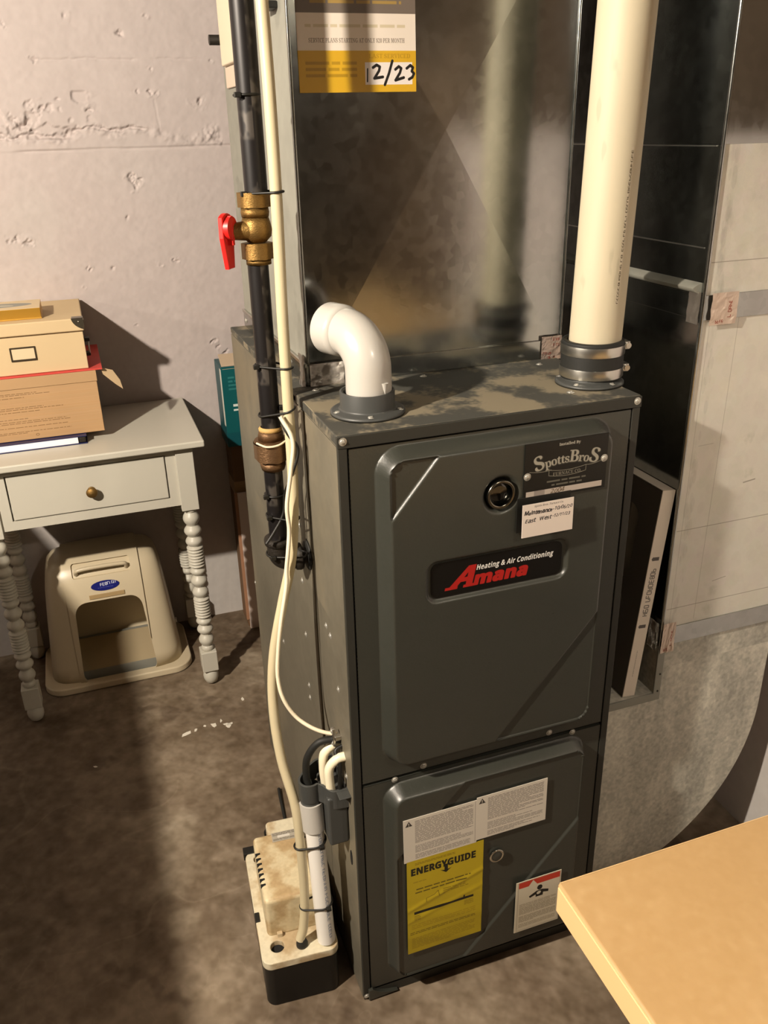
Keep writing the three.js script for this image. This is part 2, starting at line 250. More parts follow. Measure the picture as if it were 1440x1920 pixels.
const upperH = (x, y) => {
  const d = rectIn(x, y, .047, .392, .496, .996, .034);
  let h = ZB + (ZF - ZB) * roundUp(d / .0135);
  if (d > .012) {
    h -= .0038 * smooth(-.0022, .0022, -side2(x, y, .0576, .9033, .1261, .9862)) ;
    h -= .0038 * smooth(-.0022, .0022, side2(x, y, .2292, .5194, .3729, .6914));
    const b = rectIn(x, y, .107, .322, .772, .835, .016); h -= .0050 * smooth(-.0012, .0032, b);
    const p = Math.hypot(x - .214, y - .917); h -= .010 * smooth(.0285, .0185, p);
  }
  return h;
};
const lowerH = (x, y) => {
  const d = rectIn(x, y, .045, .392, .048, .455, .030);
  let h = ZB + (ZF - ZB) * roundUp(d / .0135);
  if (d > .012) {
    h += .0036 * (smooth(-.0022, .0022, -side2(x, y, .1293, .4004, .1665, .439)) - 1);
    h += .0036 * smooth(-.0022, .0022, side2(x, y, .1804, .0671, .3653, .283)) ;
    const p = Math.hypot(x - .228, y - .274); h += .0012 * smooth(.016, .011, Math.abs(p)) ;
  }
  return h;
};
const screwGeo = (() => { const head = lathe([[0, .0022], [.0022, .0021], [.0036, .0012], [.004, 0], [0, 0]], 14), wash = lathe([[0, .0006], [.0052, .0006], [.0056, 0], [0, 0]], 14), slot = new THREE.BoxGeometry(.0052, .0007, .0009); slot.translate(0, .0022, 0); const g = merge([head, wash, slot]); g.rotateX(Math.PI / 2); return g; })();
const screwSide = screwGeo.clone().rotateY(-Math.PI / 2), screwTop = screwGeo.clone().rotateX(-Math.PI / 2);
{
  const U = M('upper_door', pressed(.0125, .4239, .4685, 1.0015, .0017, upperH), MAT.door, F);
  const L = M('lower_door', pressed(.0125, .4239, .024, .4635, .0017, lowerH), MAT.door, F);
  // brand badge in its recess
  const badge = canvasTex(1024, 272, (x, w, h) => {
    x.fillStyle = '#0b0a09'; x.fillRect(0, 0, w, h);
    x.save(); x.transform(1, 0, -.22, 1, 60, 0); x.fillStyle = '#a8211c'; x.strokeStyle = '#a8211c'; x.lineWidth = 12; x.lineJoin = 'round';
    // slanted capital with spread serif feet, then the lower-case run
    x.beginPath(); x.moveTo(115, 218); x.lineTo(240, 60); x.lineTo(300, 60); x.lineTo(300, 218); x.lineTo(248, 218); x.lineTo(248, 180); x.lineTo(205, 180); x.lineTo(176, 218); x.closePath(); x.moveTo(248, 112); x.lineTo(224, 146); x.lineTo(248, 146); x.closePath(); x.fill('evenodd');
    x.fillRect(92, 206, 96, 22); x.fillRect(232, 206, 84, 22);
    x.font = 'bold 132px sans-serif'; x.textBaseline = 'alphabetic'; x.save(); x.translate(306, 222); x.scale(1.2, 1); x.fillText('mana', 0, 0); x.strokeText('mana', 0, 0); x.restore(); x.restore();
    x.save(); x.transform(1, 0, -.2, 1, 0, 0); x.fillStyle = '#0b0a09'; x.fillRect(370, 60, 640, 62); x.fillStyle = '#f1eee6'; x.font = 'bold 57px sans-serif'; x.fillText('Heating & Air Conditioning', 362, 108, 610); x.restore();
  });
  const bshape = rrShape(-.1, .1, -.0265, .0265, .011), bg = extr(bshape, .0008); { const p = bg.attributes.position, uv = bg.attributes.uv; for (let i = 0; i < p.count; i++) uv.setXY(i, (p.getX(i) + .1) / .2, (p.getY(i) + .0265) / .053); }
  const bm = M('badge', bg, std({ map: badge, roughness: .35 }), U); bm.position.set(.2145, .8035, .0252); bm.userData.label = 'black badge with red and white lettering';
  // sight glass
  const ring = lathe([[.0165, .0105], [.0185, .0118], [.0212, .0105], [.0215, 0], [.0185, 0], [.017, .004], [.0165, .0105]], 40); ring.rotateX(Math.PI / 2);
  const sg = M('sight_ring', ring, std({ color: 0x77746b, metalness: 1, roughness: .2 }), U); sg.position.set(.214, .917, .0195);
  const gl = lathe([[0, .005], [.010, .0046], [.0172, .003], [.0172, 0], [0, 0]], 32); gl.rotateX(Math.PI / 2);
  M('sight_glass', gl, phy({ color: 0x0a0a08, roughness: .08, clearcoat: 1 }), U).position.set(.214, .917, .0198);
  // installer's plate
  const plate = canvasTex(1024, 640, (x, w, h) => {
    x.fillStyle = '#0d0d0b'; x.fillRect(0, 0, w, h); x.textAlign = 'center'; x.fillStyle = '#b9b4a6'; x.font = 'bold 44px serif'; x.fillText('Installed By', 540, 66);
    const arc = (str, size, cx, cy, R, gap, bigFirst) => { let tot = 0; const ws = [...str].map((ch, i) => { const s = bigFirst[i] || size; x.font = 'bold ' + s + 'px serif'; const wv = x.measureText(ch).width * gap; tot += wv; return [ch, s, wv]; }); let a = -tot / 2; for (const [ch, s, wv] of ws) { const t = (a + wv / 2) / R; x.save(); x.translate(cx + Math.sin(t) * R, cy - Math.cos(t) * R); x.rotate(t); x.font = 'bold ' + s + 'px serif'; x.lineWidth = 14; x.strokeStyle = '#3a3831'; x.strokeText(ch, 3, 4); x.fillStyle = '#9a9587'; x.fillText(ch, 0, 0); x.restore(); a += wv; } };
    arc('SpottsBroS', 130, 520, 1490, 1220, .88, { 0: 235, 6: 190, 9: 235 });
    x.strokeStyle = '#8d8879'; x.lineWidth = 5; x.beginPath(); x.moveTo(60, 320); x.quadraticCurveTo(200, 350, 330, 330); x.stroke(); x.beginPath(); x.moveTo(970, 300); x.quadraticCurveTo(850, 345, 760, 330); x.stroke();
    x.beginPath(); x.moveTo(300, 330); x.quadraticCurveTo(520, 380, 760, 330); x.lineTo(760, 395); x.quadraticCurveTo(520, 445, 300, 395); x.closePath(); x.stroke();
    x.fillStyle = '#7d786b'; x.font = 'bold 52px serif'; x.fillText('FURNACE CO.', 530, 405); textLines(x, 280, 455, 780, 490, 40, '#5b584e', 5); textLines(x, 340, 500, 720, 530, 40, '#5b584e', 6);
    x.fillStyle = '#b3a79c'; x.fillRect(30, 548, 950, 66); x.fillStyle = '#8d837b'; x.fillRect(130, 548, 130, 66); x.strokeStyle = '#55452f'; x.fillStyle = '#5a4a30'; hand(x, '2004', 330, 606, 66, 170, 21, 2);
  });
  const pl = M('name_plate', sheet(.126, .079, .0016), std({ map: plate, roughness: .4 }), U); pl.position.set(.3085, .9435, ZF + .0014); pl.userData.label = 'black installer plate with silver lettering';
  for (const [a, b] of [[-.0585, -.006], [.0585, .004]]) { const s = M('plate_screw', screwGeo, MAT.screw, pl); s.position.set(a, b, .0008); }
  for (const [a, b] of [[.064, .4625], [.111, .4745], [.328, .4745], [.371, .4632]]) { M('screw', screwGeo, MAT.screw, b > .468 ? U : L).position.set(a, b, ZB); }
  M('screw', screwGeo, MAT.screw, F).position.set(.0055, 1.0125, .006); M('screw', screwGeo, MAT.screw, F).position.set(W - .0055, 1.0125, .006); M('screw', screwGeo, MAT.screw, F).position.set(.004, .012, .0055);
  // lower door labels
  const warn = (seed, blob) => canvasTex(768, 512, (x, w, h) => {
    x.fillStyle = '#d3cabb'; x.fillRect(0, 0, w, h); textLines(x, 118, 34, 730, 300, 15, '#837a70', seed, .7); textLines(x, 118, 330, 730, 420, 15, '#8d8479', seed + 2, .55); textLines(x, 118, 436, 700, 490, 15, '#8d8479', seed + 3, .6);
    x.fillStyle = '#3a332c'; x.beginPath(); x.moveTo(56, 22); x.lineTo(92, 82); x.lineTo(20, 82); x.closePath(); x.fill(); x.fillStyle = '#d3cabb'; x.fillRect(52, 42, 8, 22); x.fillRect(52, 69, 8, 7);
    x.strokeStyle = '#7f766b'; x.lineWidth = 4; if (blob) { x.beginPath(); x.moveTo(752, 10); x.lineTo(752, 500); x.stroke(); }
  });
  const wl = M('warning_label', sheet(.1235, .087), std({ map: warn(11, 1), roughness: .6 }), L); wl.position.set(.1285, .3595, ZF + .0004); wl.rotation.z = .008;
  const wr = M('warning_label', sheet(.1245, .087), std({ map: warn(29, 0), roughness: .6 }), L); wr.position.set(.2525, .3645, ZF + .0004); wr.rotation.z = .008;
  const energy = canvasTex(768, 1152, (x, w, h) => {
    x.fillStyle = '#b8a11b'; x.fillRect(0, 0, w, h); textLines(x, 80, 38, 480, 56, 14, '#7d6a10', 3);
    x.fillStyle = '#17130a'; x.strokeStyle = '#17130a'; x.lineWidth = 7; x.font = 'bold 108px sans-serif'; x.textAlign = 'left'; x.save(); x.translate(34, 176); x.scale(.94, 1); x.fillText('ENERGYGUIDE', 0, 0, 700); x.strokeText('ENERGYGUIDE', 0, 0, 700); x.restore();
    x.fillRect(372, 150, 34, 70); x.beginPath(); x.moveTo(330, 205); x.quadraticCurveTo(389, 232, 448, 205); x.lineTo(389, 252); x.closePath(); x.fill();
    textLines(x, 60, 262, 190, 275, 14, '#8a7512', 8); textLines(x, 90, 352, 640, 366, 26, '#54470e', 14, 1); textLines(x, 80, 392, 600, 406, 26, '#54470e', 15, 1); textLines(x, 360, 440, 620, 500, 20, '#8a7512', 16, .5);
    x.strokeStyle = '#6c5c11'; x.lineWidth = 6; x.beginPath(); x.moveTo(190, 545); x.lineTo(190, 500); x.lineTo(270, 480); x.lineTo(310, 445); x.lineTo(320, 510); x.lineTo(380, 500); x.stroke();
    x.fillStyle = '#1c170b'; x.fillRect(66, 632, 610, 30); x.fillRect(570, 604, 16, 32); textLines(x, 66, 680, 130, 730, 16, '#8a7512', 18); textLines(x, 580, 680, 676, 730, 16, '#8a7512', 19);
    textLines(x, 40, 790, 700, 840, 22, '#a48c16', 20); textLines(x, 24, 886, 700, 910, 18, '#75640f', 21, 1); textLines(x, 40, 960, 700, 1100, 16, '#9a8414', 22, .7);
  });
  // yellow sheet, slightly rippled
  const eg = new THREE.PlaneGeometry(.1325, .204, 30, 44); { const p = eg.attributes.position; for (let i = 0; i < p.count; i++) { const x = p.getX(i), y = p.getY(i); p.setZ(i, .0007 + .0011 * smooth(.006, 0, Math.abs(y - .018 - x * .35)) + .0009 * smooth(.005, 0, Math.abs(y + .012 - x * .28)) + .0006 * Math.max(0, Math.sin(y * 130 + x * 40)) * smooth(.04, -.04, y)); } eg.computeVertexNormals(); }
  const em = M('energy_label', merge([eg, sheet(.1325, .204, .0004)]), std({ map: energy, roughness: .55 }), L); em.position.set(.1375, .2145, ZF + .0002); em.userData.label = 'yellow energy label';
  const caution = canvasTex(512, 704, (x, w, h) => {
    x.fillStyle = '#d5cbb3'; x.fillRect(0, 0, w, h); x.strokeStyle = '#8f8370'; x.lineWidth = 4; x.strokeRect(26, 8, w - 36, h - 24); x.fillStyle = '#c03a24'; x.fillRect(30, 12, w - 44, 78); x.fillStyle = '#d5cbb3'; x.beginPath(); x.moveTo(190, 20); x.lineTo(240, 92); x.lineTo(140, 92); x.closePath(); x.fill();
    x.fillStyle = '#17130c'; x.beginPath(); x.ellipse(270, 150, 30, 34, 0, 0, 7); x.fill(); x.beginPath(); x.moveTo(235, 190); x.lineTo(150, 235); x.lineTo(162, 262); x.lineTo(228, 238); x.lineTo(228, 272); x.lineTo(310, 272); x.lineTo(312, 232); x.lineTo(372, 246); x.lineTo(374, 212); x.lineTo(300, 186); x.closePath(); x.fill(); x.fillStyle = '#d5cbb3'; x.beginPath(); x.ellipse(262, 222, 26, 20, -.4, 0, 7); x.fill();
    textLines(x, 46, 318, 470, 350, 15, '#a2957d', 31, .7); textLines(x, 46, 366, 470, 470, 13, '#95886f', 32, .8); textLines(x, 46, 490, 470, 570, 13, '#95886f', 33, .8); textLines(x, 46, 600, 470, 650, 13, '#a2957d', 34, .8);
  });
  const cm = M('caution_label', sheet(.086, .117), std({ map: caution, roughness: .55 }), L); cm.position.set(.309, .1415, ZF + .0042); cm.userData.label = 'white caution label with a red band';
  const lr = lathe([[.0095, .0012], [.0112, .0022], [.0128, .0012], [.0128, 0], [.0095, 0], [.0095, .0012]], 32); lr.rotateX(Math.PI / 2); M('latch_ring', lr, MAT.chrome, L).position.set(.228, .274, ZF + .001);
  const lp = lathe([[0, .0022], [.006, .0018], [.0098, .0006], [.0098, 0], [0, 0]], 24); lp.rotateX(Math.PI / 2); M('latch_plug', lp, MAT.door, L).position.set(.228, .274, ZF + .001);
  // screws on the left side
  for (const [y, z] of [[1.002, -.246], [.907, -.22], [.798, -.234], [.696, -.239], [.453, -.708], [.69, -.1], [.685, -.079], [.593, -.24], [.461, -.438], [.489, -.242], [.464, -.241], [.609, -.05], [.462, -.03], [.488, -.049]]) M('screw', screwSide, MAT.screw, F).position.set(-.0016, Math.min(y, .998), z);
  // knockout slots low on the side, black grommet where the gas pipe enters
  for (const [y, z, h] of [[.30, -.026, .030], [.345, -.105, .012]]) { const g = cyl(1, 1, .001, 24); g.rotateZ(Math.PI / 2); g.scale(1, h / 2, .0055); M('knockout', g, MAT.dark, F).position.set(-.0019, y, z); }
  const gr = lathe([[.0, .004], [.021, .004], [.024, .002], [.0245, 0], [0, 0]], 32); gr.rotateZ(Math.PI / 2); M('grommet', gr, MAT.rubber, F).position.set(-.0016, .768, -.187);
  // collars on the top
  const collar = (x, z, r, rf, hgt, name, n, a0) => {
    const g = lathe([[r - .004, 0], [rf, 0], [rf, .0035], [rf - .003, .0055], [r + .003, .0065], [r, .009], [r, hgt], [r - .004, hgt], [r - .004, 0]], 48);
    const c = M(name, g, MAT.greyPlastic, F); c.position.set(x, H, z);
    for (let k = 0; k < n; k++) { const a = a0 + k * Math.PI * 2 / n; M('collar_screw', screwTop, MAT.screw, c).position.set(Math.cos(a) * (rf - .007), .005, Math.sin(a) * (rf - .007)); }
  };
  collar(.066, -.076, .0365, .050, .030, 'intake_collar', 5, .55);
  collar(.408, -.082, .0375, .049, .012, 'exhaust_collar', 5, 1.3);
  for (const [x, z] of [[.03, -.205], [.2, -.21], [.392, -.2], [.355, -.045]]) M('screw', screwTop, MAT.screw, F).position.set(x, H, z);
}

// ------------------------------------------------------------------ service card hanging off the upper door
{
  const card = canvasTex(768, 448, (x, w, h) => {
    x.fillStyle = '#ddd0c4'; x.fillRect(0, 0, w, h); x.fillStyle = '#5b5149'; x.font = 'italic bold 36px serif'; x.textAlign = 'center'; x.fillText('Spotts Bros. Furnace Co.', 390, 48);
    x.fillStyle = '#241f1f'; x.strokeStyle = '#241f1f'; hand(x, 'Maintenance', 22, 142, 66, 420, 3, 7); hand(x, '-10/06/20', 448, 132, 62, 300, 5, 3); hand(x, 'East', 34, 250, 74, 160, 7, 4); hand(x, 'West', 250, 238, 70, 180, 9, 4); hand(x, '-12/11/23', 446, 226, 58, 270, 11, 3);
  });
  const t = thing('service_card', 'small white service card with handwriting held on the upper furnace door', 'card', [.2775, .881, .0]);
  M('backing', bx(-.041, .041, -.024, .027, .0315, .0325, .0004, 1), MAT.black, t);
  const c = M('card', sheet(.080, .047, .0008), std({ map: card, roughness: .65 }), t); c.position.set(.0, -.002, .0445); c.rotation.set(-.05, .05, -.02);
  M('magnet', bx(-.03, .03, -.012, .012, .0324, .0404, .001), MAT.black, t);
}

// ------------------------------------------------------------------ intake elbow
{
  const t = thing('intake_elbow', 'glossy white plastic pipe elbow on the furnace top', 'pipe elbow', [.069, H, -.078]);
  const R = .0305, dir = new THREE.Vector3(-.38, 0, -.925).normalize(), bend = .044, pts = [new THREE.Vector3(0, .006, 0), new THREE.Vector3(0, .056, 0)];
  for (let k = 1; k <= 14; k++) { const a = k / 14 * Math.PI / 2; pts.push(new THREE.Vector3(0, .056 + Math.sin(a) * bend, 0).addScaledVector(dir, (1 - Math.cos(a)) * bend)); }
  pts.push(pts[pts.length - 1].clone().addScaledVector(dir, .012));
  M('elbow_body', new THREE.TubeGeometry(new THREE.CatmullRomCurve3(pts), 60, R, 40), MAT.pvc, t);
  const hub = lathe([[R - .004, -.006], [R, -.008], [R + .0035, -.001], [R + .0038, .004], [R + .0038, .026], [R + .002, .028], [R - .003, .028], [R - .003, -.004]], 40);
  hub.applyQuaternion(new THREE.Quaternion().setFromUnitVectors(new THREE.Vector3(0, 1, 0), dir)); const hm = M('hub', hub, MAT.pvc, t); hm.position.copy(pts[pts.length - 1]).addScaledVector(dir, -.006);
  const nub = new THREE.ConeGeometry(.0048, .016, 12); nub.rotateX(Math.PI); nub.scale(1, 1, .8); M('molding_nub', nub, MAT.pvc, t).position.set(.0125, .036, .0288);
}
// ------------------------------------------------------------------ exhaust pipe and its rubber coupling
{
  const t = thing('exhaust_pipe', 'thick cream plastic vent pipe rising from the furnace top', 'pipe', [.416, 1.045, -.088]);
  const h = 2.0 - 1.045;
  const g = new THREE.CylinderGeometry(.037, .037, h, 48, 1, true); g.translate(0, h / 2, 0); const gi = new THREE.CylinderGeometry(.0335, .0335, h, 48, 1, true); gi.translate(0, h / 2, 0);
  const ringT = new THREE.RingGeometry(.0335, .037, 48); ringT.rotateX(-Math.PI / 2); ringT.translate(0, h, 0); const ringB = new THREE.RingGeometry(.0335, .037, 48); ringB.rotateX(Math.PI / 2);
  const pm = M('pipe_wall', merge([g, gi, ringT, ringB]), MAT.pvcCream, t);
  // stamped print running up the wall: a thin curved strip of ink
  const print = canvasTex(1024, 48, (x, w, hh) => { x.fillStyle = '#c7bca4'; x.fillRect(0, 0, w, hh); glyphRun(x, 10, 10, 28, 42, '#55492f', 3, 6); });
  const a0 = .06, s = new THREE.CylinderGeometry(.0372, .0372, .20, 4, 1, true, a0, .13); { const p = s.attributes.position, uv = s.attributes.uv; for (let i = 0; i < p.count; i++) { const v = uv.getY(i), u = uv.getX(i); uv.setXY(i, v, 1 - u); } }
  s.translate(0, .19, 0); M('stamped_print', s, std({ map: print, roughness: .4 }), t);
  t.rotation.z = -.022;
  const c = thing('rubber_coupling', 'black rubber sleeve with two steel clamps around the vent pipe foot', 'coupling', [.413, H + .008, -.087]);
  M('sleeve', lathe([[.0372, 0], [.0435, 0], [.0445, .002], [.0445, .0515], [.0435, .054], [.0376, .054], [.0376, 0]], 48), MAT.rubber, c);
  for (const [y, rot] of [[.010, -.15], [.042, -.1]]) {
    const b = M('hose_clamp', lathe([[.0446, -.0068], [.0455, -.0068], [.0457, 0], [.0455, .0068], [.0446, .0068], [.0446, -.0068]], 48), MAT.steel, c); b.position.y = y;
    const hs = bx(-.006, .006, -.006, .006, -.008, .008, .0015), sc = cyl(.0042, .0042, .022, 12); sc.rotateX(Math.PI / 2); sc.translate(.002, 0, 0);
    const w = M('clamp_screw', merge([hs, metricUV(sc)]), MAT.steel, b); w.position.set(Math.cos(rot) * .0495, 0, -Math.sin(rot) * .0495); w.rotation.y = rot;
  }
}

// ------------------------------------------------------------------ supply plenum
const PX0 = .03, PX1 = .446, PZ = -.233, PZ1 = -.702;
const P = thing('supply_plenum', 'shiny galvanised sheet metal plenum standing on the furnace', 'duct', [0, H, 0]);
{
  const y0 = .001, yT = .98 - .001, cb = [(PX0 + PX1) / 2 + .004, .340], yTop = .650;   // cross break of the front sheet
  const OUT = .006, crease = (x, y) => OUT * Math.max(0, Math.min((x - PX0) / (cb[0] - PX0), (PX1 - x) / (PX1 - cb[0]), (y - y0) / (cb[1] - y0), (yTop - y) / (yTop - cb[1])));
  const quad = (x0, x1, a, b, z, n, out) => { // sheet with creased X, proud at its middle
    const pts = [[x0, a, z], [x1, a, z], [x1, b, z], [x0, b, z]], c = [cb[0], cb[1], z + out], pos = [], uv = [];
    for (let i = 0; i < 4; i++) for (const p of [pts[i], pts[(i + 1) % 4], c]) { pos.push(...p); uv.push(p[0], p[1]); }
    const g = new THREE.BufferGeometry(); g.setAttribute('position', new THREE.Float32BufferAttribute(pos, 3)); g.setAttribute('uv', new THREE.Float32BufferAttribute(uv, 2)); g.computeVertexNormals(); return g;
  };
  M('front_sheet', quad(PX0, PX1, y0, yTop, PZ, 1, OUT), MAT.galv, P);
  M('front_sheet', bx(PX0, PX1, yTop, yT, PZ - .002, PZ, .0005, 1), MAT.galv, P);
  M('left_sheet', bx(PX0 - .003, PX0, y0, yT, PZ1, PZ + .001, .0008, 1), MAT.galvDull, P);
  M('right_sheet', bx(PX1 - .001, PX1, y0, yT, PZ1, PZ, .0004, 1), MAT.galv, P);
  M('back_sheet', bx(PX0, PX1, y0, yT, PZ1, PZ1 + .001, .0004, 1), MAT.galv, P);
  // folded corner seams
  for (const x of [PX0 - .002, PX1]) { const g = cyl(.0022, .0022, yT - .035, 10); g.translate(x, (yT + .035) / 2, PZ + .001); M('corner_seam', metricUV(g), MAT.galv, P); }
  M('base_flange', merge([bx(PX0 - .004, PX1 + .001, y0 - .001, .030, PZ - .001, PZ + .0035, .001), bx(PX0 - .006, PX0 - .002, y0 - .001, .030, PZ1, PZ + .003, .001)]), MAT.galv, P);
  M('base_cleat', bx(PX0 - .008, PX0 - .004, .027, .033, PZ1, PZ + .003, .001), MAT.steel, P);
  for (const z of [-.33, -.5, -.68]) M('screw', screwSide, MAT.screw, P).position.set(PX0 - .006, .014, z);
  // crinkled foil tape at the two front corners
  const tape = (w, h, seed, curl) => { const g = new THREE.PlaneGeometry(w, h, 14, 14), p = g.attributes.position, r = rng(seed); for (let i = 0; i < p.count; i++) { const x = p.getX(i) / w, y = p.getY(i) / h; p.setZ(i, .0012 + curl * (vn(x * 5 + 9, y * 5 + 9, 64, seed) + .6 * vn(x * 11 + 9, y * 11 + 9, 64, seed + 1)) * .002 + (r() - .5) * .0004); } const q = g.toNonIndexed(); q.computeVertexNormals(); return q; };
  const foilPrint = std({ color: 0xd6c9c2, metalness: .6, roughness: .35, map: canvasTex(256, 256, (x, w, h) => { x.fillStyle = '#e8e0d8'; x.fillRect(0, 0, w, h); for (const [u, v] of [[130, 20], [20, 170], [90, 215], [150, 85]]) glyphRun(x, u, v, 28, 5, '#a4493d', u, 6); }) });
  const t1 = M('foil_tape', tape(.052, .034, 5, 1.5), MAT.foil, P); t1.position.set(.054, .016, PZ + .0036);
  const t1b = M('foil_tape', tape(.03, .05, 7, 1.5), MAT.foil, P); t1b.rotation.y = -Math.PI / 2; t1b.position.set(PX0 - .0062, .02, PZ - .010);
  const t2 = M('foil_tape', tape(.036, .038, 9, .7), foilPrint, P); t2.position.set(.428, .017, PZ + .0036);
  // service sticker
  const st = canvasTex(1024, 1400, (x, w, h) => {
    x.fillStyle = '#6d6259'; x.fillRect(0, 0, w, 820); x.fillStyle = '#ded3c6'; x.fillRect(0, 820, w, 320); x.fillStyle = '#c99f22'; x.fillRect(0, 1090, w, 310);
    x.textAlign = 'center'; x.fillStyle = '#a5894a'; x.font = 'bold 54px serif'; for (const [y, a, b] of [[520, 100, 900], [610, 60, 960], [690, 200, 820], [770, 120, 900]]) textLines(x, a, y - 40, b, y - 4, 44, '#9c8148', y, 1);
    textLines(x, 70, 900, 950, 930, 44, '#c8bb9f', 3, 1); x.fillStyle = '#7b6f62'; x.font = 'bold 46px serif'; x.fillText('SERVICE PLANS STARTING AT ONLY $20 PER MONTH', 510, 1032, 830);
    textLines(x, 60, 1170, 500, 1300, 46, '#a78217', 9, 1); x.fillStyle = '#a78217'; x.font = 'bold 46px serif'; x.fillText('LAST SERVICED', 790, 1146, 380);
    x.fillStyle = '#ded6d0'; x.fillRect(570, 1176, 420, 168); x.strokeStyle = '#171412'; x.lineWidth = 22; x.lineCap = 'round'; x.lineJoin = 'round';
    const pen = (pts) => { x.beginPath(); pts.forEach(([a, b], i) => i ? x.lineTo(a, b) : x.moveTo(a, b)); x.stroke(); };
    x.lineWidth = 12; pen([[592, 1225], [588, 1320]]); x.lineWidth = 22; pen([[640, 1215], [672, 1196], [700, 1210], [692, 1240], [655, 1290], [650, 1296], [725, 1286]]); pen([[812, 1166], [780, 1260], [742, 1345]]); pen([[838, 1230], [868, 1208], [890, 1222], [878, 1256], [838, 1312], [912, 1292]]); pen([[940, 1222], [972, 1200], [996, 1216], [985, 1244], [1005, 1262], [990, 1290], [960, 1305]]);
  });
  const sgeo = new THREE.PlaneGeometry(.160, .219, 32, 44); sgeo.translate(.1185, 1.408 + .1095 - H, 0); { const p = sgeo.attributes.position; for (let i = 0; i < p.count; i++) p.setZ(i, PZ + .0009 + crease(p.getX(i), p.getY(i))); sgeo.computeVertexNormals(); }
  const sk = M('service_sticker', sgeo, std({ map: st, roughness: .35, side: THREE.DoubleSide }), P); sk.userData.label = 'grey, white and yellow service sticker with a handwritten date';
  // cream control box high on the left side
  M('side_cover', bx(PX0 - .014, PX0 - .003, .445, .80, -.655, -.505, .003), std({ color: 0xc9bba2, roughness: .5 }), P);
  M('cover_plate', bx(PX0 - .007, PX0 - .003, .412, .83, -.665, -.50, .002), std({ color: 0xc0ad9a, roughness: .5 }), P);
  const bolt = cyl(.008, .008, .022, 16); bolt.rotateZ(Math.PI / 2); M('thumb_screw', bolt, MAT.iron, P).position.set(PX0 - .014, .488, -.692);
  M('pipe_clip', bx(PX0 - .022, PX0 - .003, .488, .497, -.31, -.275, .002), MAT.black, P);
}

